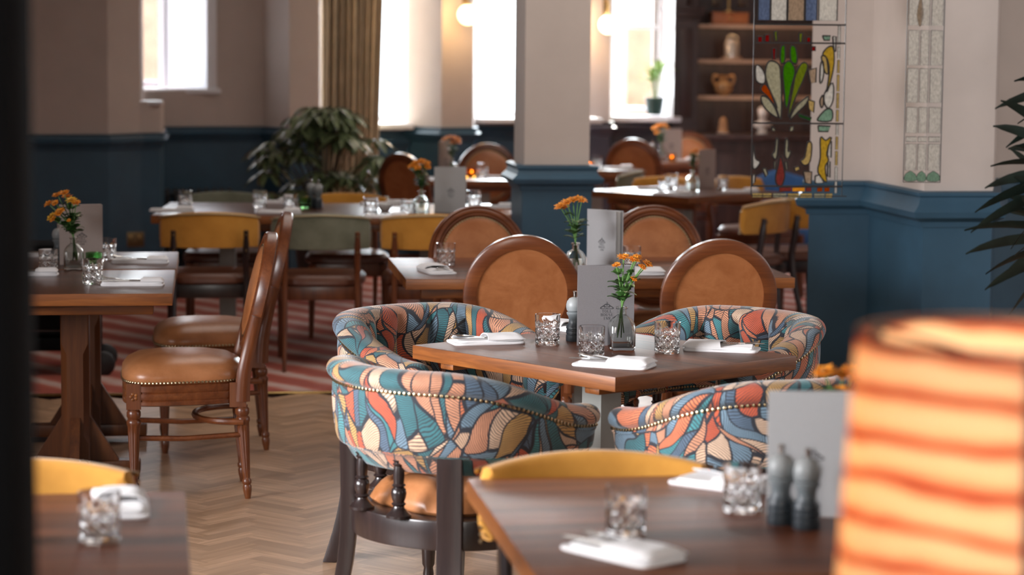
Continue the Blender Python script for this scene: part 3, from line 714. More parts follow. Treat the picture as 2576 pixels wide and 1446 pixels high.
def tub_chair():
    t = thing('tub_armchair', '', 'armchair')
    plan = [(.29, .26, 0), (.312, .12, 0), (.318, 0, 0)]
    for i in range(1, 24):
        a = pi * i / 24; plan.append((.318 * cos(a), -.005 - .305 * sin(a) ** .92, 0))
    plan += [(-.318, 0, 0), (-.312, .12, 0), (-.29, .26, 0)]
    plan = [(x * .93, y * .93, 0) for x, y, _ in plan]
    P = resample(plan, .0125); n = len(P)
    N = []
    for i in range(n):
        d = (P[min(n - 1, i + 2)] - P[max(0, i - 2)]).normalized(); N.append(Vector((d.y, -d.x, 0)))
    if N[n // 2].y > 0: N = [-q for q in N]
    def ztop(y): return .692 + .112 * sstep((.20 - y) / .44)
    def zbot(y): return .572 + .012 * sstep((.1 - y) / .4)
    G = []; UVm = []; nailp = []; nailn = []; L = 0; edge = .05
    for i in range(n):
        p = P[i]; nn = N[i]; zt, zb = ztop(p.y), zbot(p.y)
        if i: L += (P[i] - P[i - 1]).length * 1.15
        dist = min(i, n - 1 - i) * .0125; k = 1.0 if dist > edge else sqrt(max(.02, 1 - (1 - dist / edge) ** 2))
        sec = [(.034, zb), (.044, zb + .05), (.049, zb + .12 * (zt - zb) / .24), (.048, zt - .07), (.045, zt - .057), (.060, zt - .045), (.064, zt - .026), (.048, zt - .006), (.012, zt), (-.026, zt - .010), (-.047, zt - .036), (-.054, zt - .075),
               (-.052, zt - .13), (-.046, zt - .19), (-.040, zb - .045), (-.015, zb - .055), (.015, zb - .012)]
        ring = crom([(a, z, 0) for a, z in sec], 3, True)
        row = []; uv = []; v = 0; c = Vector((.0, (zt + zb) / 2, 0)); arc = L
        for j, q in enumerate(ring):
            a, z = q.x, q.y
            if j: v += (ring[j] - ring[j - 1]).length
            if 30 <= j <= 44:      # buttoned inside
                s_ = (arc / .15) % 1.0 - .5; zz = (z - (zt - .115)) / .05
                a += .026 * exp(-(s_ * s_) / .012 - zz * zz) + .010 * exp(-(s_ * s_) / .004) * (1 if z > zt - .115 else .3)
                a -= .010 * cos(2 * pi * (arc / .15)) * exp(-((z - zt + .09) / .07) ** 2)
            a = c.x + (a - c.x) * k; z = c.y + (z - c.y) * (.55 + .45 * k)
            row.append(p + nn * a + Vector((0, 0, z))); uv.append((L, v))
        G.append(row); UVm.append(uv)
        if dist > .02: nailp.append(p + nn * (.047 * k) + Vector((0, 0, zt - .058))); nailn.append(nn)
    m = len(G[0])
    for r, u in zip(G, UVm): r.append(r[0].copy()); u.append((u[0][0], u[-1][1] + .004))
    mb = MB().grid(G, uvs=UVm); mm = m + 1
    mb.f.append(tuple(range(m))); o = (n - 1) * mm; mb.f.append(tuple(o + j for j in reversed(range(m))))
    mb.build('upholstered_back', 'fabric', t, ang=60)
    mb = MB(); nails(mb, nailp, nailn, .0056); mb.build('nail_trim', 'nail', t)
    bp_ = []; bn = []
    for i in range(0, n):
        if i % 1 == 0 and min(i, n - 1 - i) > 4: bp_.append(P[i] + N[i] * -.045 + Vector((0, 0, zbot(P[i].y) - .04))); bn.append(-N[i])
    mb = MB(); nails(mb, bp_, bn, .0045); mb.build('nail_trim', 'nail', t)
    # wooden seat rail
    base = [(p + q * -.005) for p, q in zip(P, N)][4:-4]
    poly = [(p.x, p.y) for p in base][::2]
    if poly[0][0] > 0: poly = poly[::-1]
    MB().prism(poly, .325, .405).build('seat_rail', 'ebony', t, bevel=.006)
    # rear legs run up to the upholstery, front legs are turned
    for sx in (-1, 1):
        M = None
        px, py = 0, 0; rz = sx * radians(42)
        mb = MB(); pts = [(sx * .265, -.256, 0), (sx * .234, -.225, .15), (sx * .217, -.208, .33), (sx * .219, -.210, .60)]
        G = []
        for (x, y, z), w in zip(crom(pts, 4), [.024] * 20):
            d = rotd(rz); G.append([Vector((x, y, z)) + d @ Vector((a * .034, b_ * .022, 0)) for a, b_ in ((-1, -1), (1, -1), (1, 1), (-1, 1))])
        mb.grid(G, cv=True); mb.f.append((0, 1, 2, 3)); o = len(mb.v) - 4; mb.f.append((o + 3, o + 2, o + 1, o))
        mb.build('leg', 'ebony', t, bevel=.004)
        prof = [(.011, 0), (.014, .01), (.017, .03), (.014, .05), (.019, .06), (.024, .16), (.027, .24), (.024, .27), (.031, .285), (.031, .30), (.028, .33)]
        MB().lathe(prof, 20, (sx * .228, .19, 0)).build('leg', 'ebony', t)
        mb = MB().box((sx * .270, .195, .49), (.045, .05, .175)); mb.build('arm_post', 'ebony', t, bevel=.004)
    sp = [(.034, 0), (.034, .008), (.026, .016), (.016, .03), (.015, .036), (.020, .042), (.015, .048), (.019, .06), (.021, .075), (.019, .088), (.014, .094), (.019, .1), (.014, .106), (.016, .13), (.013, .16), (.017, .166), (.013, .172), (.018, .178), (.014, .185), (.02, .192), (.02, .2)]
    for x, y in ((-.079, -.270), (.079, -.270), (-.282, -.046), (.282, -.046), (-.288, .075), (.288, .075)):
        MB().lathe([(r, .405 + z * .86) for r, z in sp], 18, (x, y, 0)).build('spindle', 'ebony', t)
    # buttoned leather cushion
    G = []; nr, na = 16, 64; mb = MB()
    for i in range(nr + 1):
        k = i / nr; row = []
        for (x, y) in superell(.216, .203, 3.2, na, (0, -.005)):
            xx, yy = x * k, (y + .005) * k - .005
            f = (1 - k ** 5); z = .415 + .085 * f
            for bx in (-.1, .1):
                for by in (-.105, .09):
                    d2 = ((xx - bx) ** 2 + (yy - by) ** 2); z -= .042 * exp(-d2 / .0011)
            z -= .013 * f * (exp(-((abs(xx) - .1) / .012) ** 2) + exp(-((yy - .09) / .012) ** 2) + exp(-((yy + .105) / .012) ** 2))
            row.append((xx, yy, max(.404, z)))
        G.append(row)
    G.append([(x * .96, y * .96, .404) for x, y in superell(.216, .203, 3.2, na, (0, -.005))])
    mb.grid(G[1:], cv=True); mb.f.append(tuple(range(na))); o = len(mb.v) - na; mb.f.append(tuple(o + i for i in reversed(range(na))))
    mb.build('seat_cushion', 'seat_tan', t, ang=70)
    return t
TubChair = Proto(tub_chair)

def table(label, cat, loc, rz, L, D, th=.042, top='table_top', legs='grey', cleat=True, H=.75, ncol=1, base=.40, cl=None, group='dining tables'):
    """L along local x, D along local y, origin on the floor under the middle"""
    t = thing('dining_table', label, cat, loc, rz, group)
    o = MB().box((0, 0, 0), (L, D, th)).build('tabletop', [top, 'table_edge', 'table_edge_y'], t, bevel=.004, loc=(0, 0, H - th / 2))
    for p in o.data.polygons:
        n = p.normal
        if abs(n.y) > .7: p.material_index = 1
        elif abs(n.x) > .7: p.material_index = 2
    if cleat:
        for s in (-1, 1):
            if cl: MB().box((s * cl, 0, H - th - .0115), (.06, D - .06, .022)).build('cleat', 'table_edge_y', t, bevel=.006)
            else: MB().box((0, s * (D / 2 - .16), H - th - .024), (L - .14, .06, .047)).build('cleat', 'table_edge', t, bevel=.008)
    xs = [0] if ncol == 1 else [-(L / 2 - .36), (L / 2 - .36)]
    for x in xs:
        if legs == 'grey':
            MB().box((x, 0, (H - th) / 2), (.085, .085, H - th - .02)).build('pedestal', 'greypaint', t, bevel=.006)
            MB().box((x, 0, .012), (base, base, .024)).build('base_plate', 'greypaint', t, bevel=.006)
        else:
            w = .105; ch = [(0, w), (.14, w), (.17, .8 * w), (H - .27, .8 * w), (H - .23, w), (H - th, w)]
            G = []
            for z, ww in ch:
                c = .022 if ww < w else .004; h = w / 2
                G.append([(x + a, b_, z) for a, b_ in ((h, -h + c), (h, h - c), (h - c, h), (-h + c, h), (-h, h - c), (-h, -h + c), (-h + c, -h), (h - c, -h))])
            mb = MB().grid(G, cv=True, flip=False); mb.f.append(tuple(range(8))); o8 = len(mb.v) - 8; mb.f.append(tuple(o8 + i for i in range(8)))
            mb.build('pedestal', 'post', t, ang=25)
            for k in range(4):
                M = rotd(k * pi / 2); mb = MB()
                tri = [(.045, .07), (.16, .07), (.05, .245)]
                vs = [M @ Vector((a, s * .018, z)) + Vector((x, 0, 0)) for s in (-1, 1) for a, z in tri]
                mb.add(vs, [(0, 1, 2), (5, 4, 3), (0, 3, 4, 1), (1, 4, 5, 2), (2, 5, 3, 0)]); mb.build('brace', 'post', t)
            for k in range(2):
                MB().box((x, 0, .046), (.48, .085, .05), k * pi / 2).build('foot', 'post', t, bevel=.008)
                for s in (-1, 1):
                    d = rotd(k * pi / 2) @ Vector((s * .20, 0, 0)); MB().box((x + d.x, d.y, .011), (.07, .08, .022), k * pi / 2).build('foot_pad', 'ebony', t)
    return t

# ------------------------------------------------------------------ table ware
def tumbler():
    R, Hh = .0385, .092; n = 80
    zs = [0, .002, .005] + [.008 + i * .0021 for i in range(32)] + [.078, .084, .089, .0915, .092]
    def rad(a, z):
        r = R * (.965 + .035 * z / Hh)
        if .007 < z < .048:
            k = 9; p = (a * k / pi) ; q = z / .0215
            f1 = abs((p / 2 + q) % 1 - .5) * 2; f2 = abs((p / 2 - q) % 1 - .5) * 2
            f3 = abs((p + 2 * q) % 1 - .5) * 2
            r -= .0024 * max(0, 1 - f1 * 4.0) + .0024 * max(0, 1 - f2 * 4.0) + .0006 * f3
        elif .048 <= z < .074:
            k = 9; w = abs((a * k / pi / 1) % 1 - .5) * 2; lim = 1 - (z - .048) / .026
            r -= .0022 * max(0, min(1, (lim * .9 - abs(w - .5) * 1.2) * 4))
        if z < .004: r -= (.004 - z) * .5
        return r
    inner = [(R - .0025, .0915), (R - .0032, .08), (R - .0042, .05), (R - .005, .02), (R - .008, .013), (R - .016, .0115), (0, .011)]
    G = []
    for i in range(n):
        a = 2 * pi * i / n
        G.append([(0, 0, .001), (.03 * cos(a), .03 * sin(a), .001)] + [(rad(a, z) * cos(a), rad(a, z) * sin(a), z) for z in zs] + [(r * cos(a), r * sin(a), z) for r, z in inner])
    o = MB().grid(G, cu=True).build('tumbler', 'crystal', ang=16); tag(o, '', 'glass'); return o
Tumbler = Proto(tumbler)
def soft_slab(mb, cx, cy, z, L, D, h, rnd, rz=0, wav=.0015, n=14, bulge=.5):
    """a folded cloth layer: rounded rim, slightly wavy top"""
    M = rotd(rz); G = []; ph = rnd.random() * 6
    rows = [(.985, .0), (1.0, .3), (1.0, .65), (.985, .92), (.95, 1.0), (.7, 1.02), (.35, 1.0)]
    for k, q in rows:
        r = []
        for x, y in superell(L / 2 * k, D / 2 * k, 9, 56):
            zz = z + h * q + (wav * sin(x * 40 + ph) * cos(y * 37 + ph) if q > .2 else 0)
            v = M @ Vector((x, y, 0)); r.append((cx + v.x, cy + v.y, zz))
        G.append(r)
    mb.grid(G, cv=True); b_ = len(mb.v) - 56 * len(rows)
    mb.f.append(tuple(b_ + i for i in reversed(range(56)))); o = len(mb.v) - 56; mb.f.append(tuple(o + i for i in range(56)))
def pocket(mb, x0, x1, hw, z, hgt):
    """an open fold of cloth that cutlery slides into, mouth towards -x"""
    A, B = [], []
    for i in range(11):
        u = i / 10; x = x0 + (x1 - x0) * u; e = 1 - max(0, (u - .93) / .07) ** 2; r1, r2 = [], []
        for j in range(17):
            v = -1 + j / 8; k = (1 - abs(v) ** 5) * (.15 + .85 * e); xx = x + .006 * sin(2.2 * v + 1) * (1 - u)
            r1.append((xx, v * hw, z + .0022 + hgt * k + .0006 * sin(9 * u + 4 * v))); r2.append((xx, v * hw * .97, z + hgt * k - .0002))
        A.append(r1); B.append(r2)
    mb.grid(A); mb.grid(B, flip=True); mb.grid([A[0], B[0]]); mb.grid([A[-1], B[-1]]); mb.grid([[r[0] for r in A], [r[0] for r in B]]); mb.grid([[r[-1] for r in A], [r[-1] for r in B]])
def napkin_pouch():
    rnd = random.Random(3); mb = MB()
    soft_slab(mb, 0, 0, 0, .225, .115, .0075, rnd)
    soft_slab(mb, .006, .006, .0075, .205, .10, .006, rnd, radians(2))
    pocket(mb, -.002, .112, .052, .0130, .0125)
    # turned-up corner flap at one end
    G = []
    for i in range(9):
        u = i / 8; r = []
        for j in range(9):
            v = j / 8; x = -.095 + .11 * u; y = .051 - .026 * v * (1 - .75 * u); r.append((x, y, .0145 + .014 * (1 - u) * (v) ** 1.5 * (1 - v * .35) + .002 * sin(5 * u)))
        G.append(r)
    G2 = [[(x, y, z - .0025) for x, y, z in r] for r in G]
    mb.grid(G); mb.grid(G2, flip=True); 
    for k in (0, 8):
        mb.grid([G[k], G2[k]]); mb.grid([[r[k] for r in G], [r[k] for r in G2]])
    o = mb.build('napkin', 'linen', ang=50); tag(o, '', 'napkin'); return o
def napkin_roll():
    rnd = random.Random(5); mb = MB()
    soft_slab(mb, 0, 0, 0, .235, .075, .008, rnd, 0, .001)
    soft_slab(mb, .0, -.004, .008, .225, .06, .007, rnd, radians(1.5), .001)
    pocket(mb, .034, .114, .036, .0150, .0115)
    o = mb.build('napkin', 'linen', ang=50); tag(o, '', 'napkin'); return o
Pouch = Proto(napkin_pouch); NRoll = Proto(napkin_roll)
def fork():
    t = thing('fork', '', 'fork'); mb = MB()
    pts = crom([(-.10, 0, .002), (-.04, 0, .003), (.02, 0, .002), (.045, 0, .006)], 5); n = len(pts)
    G = []
    for i, p in enumerate(pts):
        w = .0085 - .0055 * sstep(i / (n * .75)); G.append([p + Vector((0, a * w, b_ * .0012)) for a, b_ in ((-1, 0), (-.6, 1), (.6, 1), (1, 0), (.6, -1), (-.6, -1))])
    mb.grid(G, cv=True); mb.f.append(tuple(range(6))); o = len(mb.v) - 6; mb.f.append(tuple(o + i for i in range(6)))
    mb.build('handle', 'steel', t)
    mb = MB(); G = []
    for i in range(7):
        u = i / 6; x = .044 + .026 * u; w = .003 + .0095 * sstep(u * 1.4); z = .006 + .002 * sin(u * 2)
        G.append([Vector((x, a * w, z + b_ * .001)) for a, b_ in ((-1, 0), (-.6, 1), (.6, 1), (1, 0), (.6, -1), (-.6, -1))])
    mb.grid(G, cv=True); o = len(mb.v) - 6; mb.f.append(tuple(o + i for i in range(6)))
    for k in range(4):
        y = -.0105 + .007 * k; mb.tube([(.068, y, .0075), (.085, y, .0085), (.105, y * .95, .014)], [.0018, .0017, .0011], 6)
    mb.build('tines', 'steel', t); return t
def knife():
    t = thing('knife', '', 'knife'); mb = MB()
    pts = [(-.11, .0), (-.05, 0), (.0, 0)]; G = []
    for x, w in ((-.11, .005), (-.105, .008), (-.06, .007), (0, .005)):
        G.append([Vector((x, a * w, .0035 + b_ * .0028)) for a, b_ in ((-1, 0), (-.6, 1), (.6, 1), (1, 0), (.6, -1), (-.6, -1))])
    mb.grid(G, cv=True); mb.f.append(tuple(range(6))); o = len(mb.v) - 6; mb.f.append(tuple(o + i for i in range(6))); mb.build('handle', 'steel', t)
    MB().prism([(0, -.005), (.075, -.008), (.105, -.006), (.112, .004), (.0, .005)], .003, .0046).build('blade', 'steel', t); return t
Fork = Proto(fork); Knife = Proto(knife)
def mill():
    t = thing('pepper_mill', '', 'mill')
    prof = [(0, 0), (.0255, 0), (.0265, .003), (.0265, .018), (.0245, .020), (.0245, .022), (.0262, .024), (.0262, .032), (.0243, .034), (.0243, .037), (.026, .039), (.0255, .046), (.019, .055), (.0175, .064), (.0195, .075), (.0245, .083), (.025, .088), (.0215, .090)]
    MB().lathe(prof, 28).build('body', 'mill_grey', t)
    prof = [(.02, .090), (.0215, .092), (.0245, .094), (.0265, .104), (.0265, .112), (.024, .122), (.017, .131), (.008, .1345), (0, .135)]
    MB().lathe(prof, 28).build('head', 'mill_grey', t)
    MB().lathe([(.0055, .134), (.0055, .147), (.0065, .149), (.0065, .152), (.005, .1535), (0, .154)], 14).build('knob', 'steel', t)
    return t
Mill = Proto(mill)

# lettering for the menu cards: serif capitals drawn as strokes on a 1 x 1.4 cell
def glyph(mb, ch, x, y, h, z):
    w = h * .72; tk = h * .17; tn = h * .07
    def bar(x0, y0, x1, y1, t):
        a = Vector((x + x0 * w, y + y0 * h, 0)); b_ = Vector((x + x1 * w, y + y1 * h, 0)); d = (b_ - a).normalized(); nn = Vector((-d.y, d.x, 0)) * t / 2
        q = [a - nn, b_ - nn, b_ + nn, a + nn]
        mb.add([(p.x, p.y, z) for p in q] + [(p.x, p.y, z + .0002) for p in q], [(0, 3, 2, 1), (4, 5, 6, 7), (0, 1, 5, 4), (1, 2, 6, 5), (2, 3, 7, 6), (3, 0, 4, 7)])
    def serif(cx, cy): bar(cx - .2, cy, cx + .2, cy, tn)
    def arc(cx, cy, rx, ry, a0, a1, t0, t1, n=14):
        for i in range(n):
            u0, u1 = a0 + (a1 - a0) * i / n, a0 + (a1 - a0) * (i + 1) / n
            tt = t0 + (t1 - t0) * abs(cos((u0 + u1) / 2)); bar(cx + rx * cos(u0), cy + ry * sin(u0), cx + rx * cos(u1), cy + ry * sin(u1), tt)
    if ch == 'T': bar(.5, .03, .5, .97, tk); bar(.02, .96, .98, .96, tn); bar(.04, .98, .04, .76, tn); bar(.96, .98, .96, .76, tn); serif(.5, .03)
    if ch == 'L': bar(.25, .03, .25, .97, tk); serif(.25, .97); bar(.05, .04, .95, .04, tn); bar(.93, .02, .93, .26, tn)
    if ch == 'I': bar(.5, .03, .5, .97, tk); serif(.5, .03); serif(.5, .97)
    if ch == 'H': bar(.2, .03, .2, .97, tk); bar(.8, .03, .8, .97, tk); bar(.2, .5, .8, .5, tn); [serif(a, b_) for a in (.2, .8) for b_ in (.03, .97)]
    if ch == 'N': bar(.15, .03, .15, .97, tn); bar(.85, .03, .85, .97, tn); bar(.15, .95, .85, .05, tk); serif(.15, .03); serif(.1, .97); serif(.85, .97)
    if ch == 'E': bar(.22, .03, .22, .97, tk); bar(.05, .96, .9, .96, tn); bar(.05, .04, .95, .04, tn); bar(.22, .5, .72, .5, tn); bar(.89, .97, .89, .78, tn); bar(.94, .03, .94, .24, tn); bar(.71, .4, .71, .6, tn)
    if ch == 'O': arc(.5, .5, .46, .47, 0, 2 * pi, tn, tk, 24)
    if ch == 'U': bar(.18, .97, .18, .35, tk); bar(.82, .97, .82, .35, tn); arc(.5, .35, .32, .31, pi, 2 * pi, tn, tk, 12); serif(.18, .97); serif(.82, .97)
    if ch == 'S': arc(.5, .73, .32, .23, .15 * pi, 1.35 * pi, tn, tk, 12); arc(.5, .27, .34, .24, -.85 * pi, .45 * pi, tn, tk, 12); bar(.3, .56, .72, .44, tk)
def logo(h=.0105, k=.8):
    mb = MB(); z = 0
    for row, y in (('TOLL', -.014), ('HOUSE', -.0275), ('INN', -.041)):
        pitch = h * .92; x = -len(row) * pitch / 2 + h * .1
        for i, ch in enumerate(row): glyph(mb, ch, x + i * pitch, y, h, z)
    def line(pts, w):
        for a, b_ in zip(pts, pts[1:]):
            a = Vector((*a, 0)); b_ = Vector((*b_, 0)); d = (b_ - a); 
            if d.length < 1e-7: continue
            d.normalize(); nn = Vector((-d.y, d.x, 0)) * w / 2; a -= d * w * .2; b_ += d * w * .2
            q = [a - nn, b_ - nn, b_ + nn, a + nn]; mb.add([(p.x, p.y, z) for p in q] + [(p.x, p.y, z + .0002) for p in q], [(0, 3, 2, 1), (4, 5, 6, 7), (0, 1, 5, 4), (1, 2, 6, 5), (2, 3, 7, 6), (3, 0, 4, 7)])
    # hanger-shaped emblem: base bar, sloping shoulders with scrolls, a little hook
    line([(-.021, .0005), (.021, .0005)], .0022)
    for s in (-1, 1):
        line([(s * x, y) for x, y in ((.021, .001), (.0245, .0025), (.022, .006), (.017, .009), (.011, .013), (.006, .0175), (.002, .0185), (0, .0185))], .0032)
        line([(s * (.008 + .0042 * (1 - i / 16) * cos(i * .62)), .0075 + .0042 * (1 - i / 16) * sin(i * .62)) for i in range(15)], .0016)
    line([(0, .001), (0, .0185)], .0022)
    line([(0, .019), (0, .021), (.0025, .0225), (.003, .0245), (.001, .026), (-.002, .0258), (-.003, .0245)], .0014)
    mb.v = [(p[0] * k, p[1] * k, p[2]) for p in mb.v]
    return mb
def menu(covermat='menu_grey', w=.172, h=.243, open_=14, printed=True):
    """folded card standing upright; front cover faces local -y, fold along its left edge (x=0)"""
    def fn():
        t = thing('menu_card', '', 'menu'); th = .0016
        o = MB().box((w / 2, 0, h / 2), (w, th, h)).build('front_cover', covermat, t, bevel=.0004, seg=1)
        if printed:
            lg = logo(); lg.v = [(p[0] + w * .52, -th / 2 - p[2] - .0001, p[1] + h * .46) for p in lg.v]
            lg.build('printed_emblem', 'ink', o, ang=10)
        M = rotd(radians(open_)); c = M @ Vector((w / 2, 0, 0))
        MB().box((c.x, c.y + th, h / 2), (w, th, h), radians(open_)).build('back_cover', covermat, t, bevel=.0004, seg=1)
        for k, a in ((1, .35), (2, .7)):
            c = rotd(radians(open_ * a)) @ Vector((w / 2 * .97, 0, 0)); MB().box((c.x + .001, c.y + th * .6, h / 2), (w * .96, .0005, h * .985), radians(open_ * a)).build('page', 'paper', t)
        return t
    return Proto(fn)
Menu = menu(); MenuLight = menu('menu_light'); MenuTaupe = menu('menu_taupe')
def vase_bottle():
    t = thing('flower_vase', '', 'vase'); h = .128
    def ring(r, z, p): return [(x, y, z) for x, y in superell(r, r, p, 40, (0, 0))]
    out = [(.034, 0, 6), (.0375, .004, 6), (.0385, .01, 6), (.0385, .07, 6), (.036, .08, 5), (.028, .092, 3.5), (.018, .100, 2.2), (.0135, .104, 2), (.0132, .120, 2), (.0175, .1215, 2), (.0175, .127, 2), (.0155, .128, 2)]
    inn = [(.0115, .1275, 2), (.0112, .104, 2), (.016, .098, 2.2), (.026, .089, 3.5), (.0335, .078, 5), (.0358, .069, 6), (.0358, .013, 6), (.033, .008, 6), (.01, .009, 4)]
    G = [ring(*q) for q in out + inn]
    mb = MB().grid(G, cv=True); mb.f.append(tuple(reversed(range(40)))); o = len(mb.v) - 40; mb.f.append(tuple(o + i for i in range(40)))
    b_ = mb.build('bottle', 'vase_glass', t, ang=35)
    return t
Vase = Proto(vase_bottle)

def flower_head(mb_p, mb_h, c, up, r, rnd):
    up = Vector(up).normalized(); M = up.to_track_quat('Z', 'Y').to_matrix()
    for k, (n, rr, el) in enumerate(((15, 1.0, .30), (12, .86, .62), (9, .6, .95))):
        for i in range(n):
            a = 2 * pi * (i + .5 * k + .3 * rnd.random()) / n; L = r * rr * (.88 + .24 * rnd.random()); e = el + .25 * (rnd.random() - .5); w = r * .16
            d = Vector((cos(a) * cos(e), sin(a) * cos(e), sin(e))); sdir = Vector((-sin(a), cos(a), 0))
            p0 = d * L * .2; p1 = d * L * .65 + Vector((0, 0, L * .04)); p2 = d * L - Vector((0, 0, L * .06))
            vs = [p0 - sdir * w * .6, p0 + sdir * w * .6, p1 + sdir * w, p2 + sdir * w * .25, p2 - sdir * w * .25, p1 - sdir * w]
            q = [M @ v + c for v in vs]; q2 = [v + up * -.0006 for v in q]
            mb_p.add(q + q2, [(0, 1, 2, 5), (5, 2, 3, 4), (7, 6, 11, 8), (8, 11, 10, 9), (0, 6, 7, 1), (1, 7, 8, 2), (2, 8, 9, 3), (3, 9, 10, 4), (4, 10, 11, 5), (5, 11, 6, 0)])
    mb_h.ball(c + up * r * .22, r * .33, 10, 6, (1, 1, .8))
    mb_h.lathe([(0, -r * .22), (r * .25, -r * .1), (r * .3, r * .05)], 8, c, M)
def leaf_shape(mb, base, d, L, W, rnd, lobes=3, droop=.3):
    d = Vector(d).normalized(); sd = d.cross(Vector((0, 0, 1))); sd = sd.normalized() if sd.length > .05 else Vector((1, 0, 0)); nn = sd.cross(d)
    n = 9; top = []; bot = []
    for i in range(n):
        u = i / (n - 1); w = W * sin(pi * min(1, u * .96 + .04)) ** .7 * (1 + .32 * sin(u * pi * 2 * lobes)) / 2 + W * .03
        c = Vector(base) + d * (L * u) - Vector((0, 0, 1)) * droop * L * u * u
        top.append([c - sd * w + nn * W * .08, c - nn * W * .05, c + sd * w + nn * W * .08])
    mb.grid(top); mb.grid([[p - nn * .0006 for p in r] for r in top], flip=True)
def bunch(label, loc, heads, seed, spread=.5, mat='petal', leaves=7, stem_h=.04, scale=1.0, group='orange flower bunches', pale=3):
    """heads: (dx, dy, height above the table, radius) of every flower, from the vase mouth"""
    rnd = random.Random(seed); t = thing('flower_bunch', label, 'flowers', loc, 0, group)
    fol = MB(); palef = MB()
    for (dx, dy, z, r) in heads:
        tip = Vector((dx, dy, z)); mid = Vector((dx * .32, dy * .3, .128 + (z - .128) * .5)); m1 = Vector((dx * .03, dy * .03, .132))
        a = Vector((-dx * .03 + .006 * (rnd.random() - .5), -dy * .05, .108)); b_ = Vector((-dx * .35, -dy * .3 + .006 * (rnd.random() - .5), .03 + .02 * rnd.random()))
        b_.x = max(-.013, min(.013, b_.x)); b_.y = max(-.013, min(.013, b_.y))
        pts = crom([b_, a, m1, mid, tip], 4); s_ = MB().tube(pts, .0019 * scale, 6).build('stem', 'stem', t)
        mp, mh = MB(), MB(); up = (tip - mid).normalized() + Vector((0, -.45, .25))
        flower_head(mp, mh, tip, up, r * 1.18, rnd)
        f = mp.build('flower_head', 'petal' if (mat == 'petal' or rnd.random() < .6) else mat, t, ang=30); mh.build('flower_heart', 'flower_heart', f)
        for k in range(max(1, leaves // 3)):
            p = pts[9 + int(rnd.random() * 6)]; a_ = rnd.random() * 2 * pi
            leaf_shape(fol, p, (cos(a_), sin(a_) * .6, .5 + .5 * rnd.random()), .028 + .024 * rnd.random(), .020 + .010 * rnd.random(), rnd)
    for k in range(leaves):
        a_ = rnd.random() * 2 * pi; leaf_shape(fol, (.004 * cos(a_), .004 * sin(a_), .140 + .07 * rnd.random()), (cos(a_), sin(a_), .7), .04 + .02 * rnd.random(), .026, rnd, 3, .4)
    fol.build('foliage', 'leaf', t, ang=40)
    if pale:
        for k in range(pale):
            a_ = rnd.random() * 2 * pi; palef = MB(); leaf_shape(palef, (.010 + .012 * rnd.random(), -.006, .14 + .09 * rnd.random()), (cos(a_) + .5, sin(a_), .4), .03, .02, rnd, 1, .5)
            palef.build('variegated_leaf', 'pale_leaf', t, ang=40)
    return t
# ------------------------------------------------------------------ furniture in place
TH_ = .75
def rect_corner(corner, L, D, rz, sx, sy):
    """centre of a table from one known corner; sx, sy say which way the table lies from it"""
    a = Vector((cos(rz), sin(rz), 0)); b_ = Vector((-sin(rz), cos(rz), 0)); c = Vector(corner) + a * sx * L / 2 + b_ * sy * D / 2; c.z = 0; return c
MR = radians(-48.5)
main = table('square wooden table with grey pedestal among four patterned armchairs', 'table', (.27, 7.05, 0), MR, .88, .74, .042, 'table_top', cl=.315)
GF = radians(8.5)
c = rect_corner((-.09, 4.926, 0), 1.45, .95, GF, 1, -1)
table('wooden table nearest the viewer, carrying two mills and an upright menu', 'table', c, GF, 1.45, .95, .042, 'table_top', ncol=2, base=.22)
c = rect_corner((-.658, 4.767, 0), .9, .95, GF, -1, -1)
table('wooden table at the bottom left corner with one cut glass and a napkin', 'table', c, GF, .9, .95, .042, 'table_top', base=.32)
table('long wooden table between two pairs of round-back chairs, by the blue and cream column', 'table', (.293, 9.677, 0), GA, 1.53, .913, .042, 'table_top', base=.22)
table('dark glossy table at left with chamfered timber pedestal and orange flowers', 'table', (-1.644, 8.935, 0), GA, .74, .89, .045, 'table_dark', 'post')
table('dark glossy table directly behind the left flower table, with one rolled napkin', 'table', (-1.752, 9.80, 0), GA, .74, .77, .045, 'table_dark', 'post')
table('long wooden table in front of the bushy plant, set with many glasses', 'table', (-1.0, 12.9, 0), radians(2.5), 1.80, 1.0, .045, 'table_dark', ncol=2)
table('square table before the bookcase with pale reflections, menu and bottle vase', 'table', (1.06, 14.8, 0), radians(-47), .88, .86, .042, 'table_dark')
q = yp(1215, 448, 15.95); table('small table with amber candles behind the column at left', 'table', (q.x, q.y, 0), GA, .80, .44, .042, 'table_dark', base=.3)
q = yp(1500, 420, 17.35); table('small dark table just right of the column, under the second wall lamp', 'table', (q.x, q.y, 0), GA, .62, .5, .055, 'table_dark')
q = yp(1690, 405, 18.38); table('small table under the plant window beside the bookcase', 'table', (q.x, q.y, 0), GA, .6, .42, .042, 'table_top', base=.28)

G_T = 'patterned tub armchairs around the square table'
TubChair((-.145, 6.47, 0), radians(-48.5), 'patterned tub armchair at front left of the square table, turned-spindle back to the viewer', G_T)
TubChair((.655, 6.37, 0), radians(41.5), 'patterned tub armchair at front right of the square table, partly behind the grey menu', G_T)
TubChair((-.205, 7.52, 0), radians(-138.5), 'patterned tub armchair at far left of the square table showing its buttoned inside', G_T)
TubChair((.63, 7.51, 0), radians(131.5), 'patterned tub armchair at far right of the square table, before the blue pier', G_T)

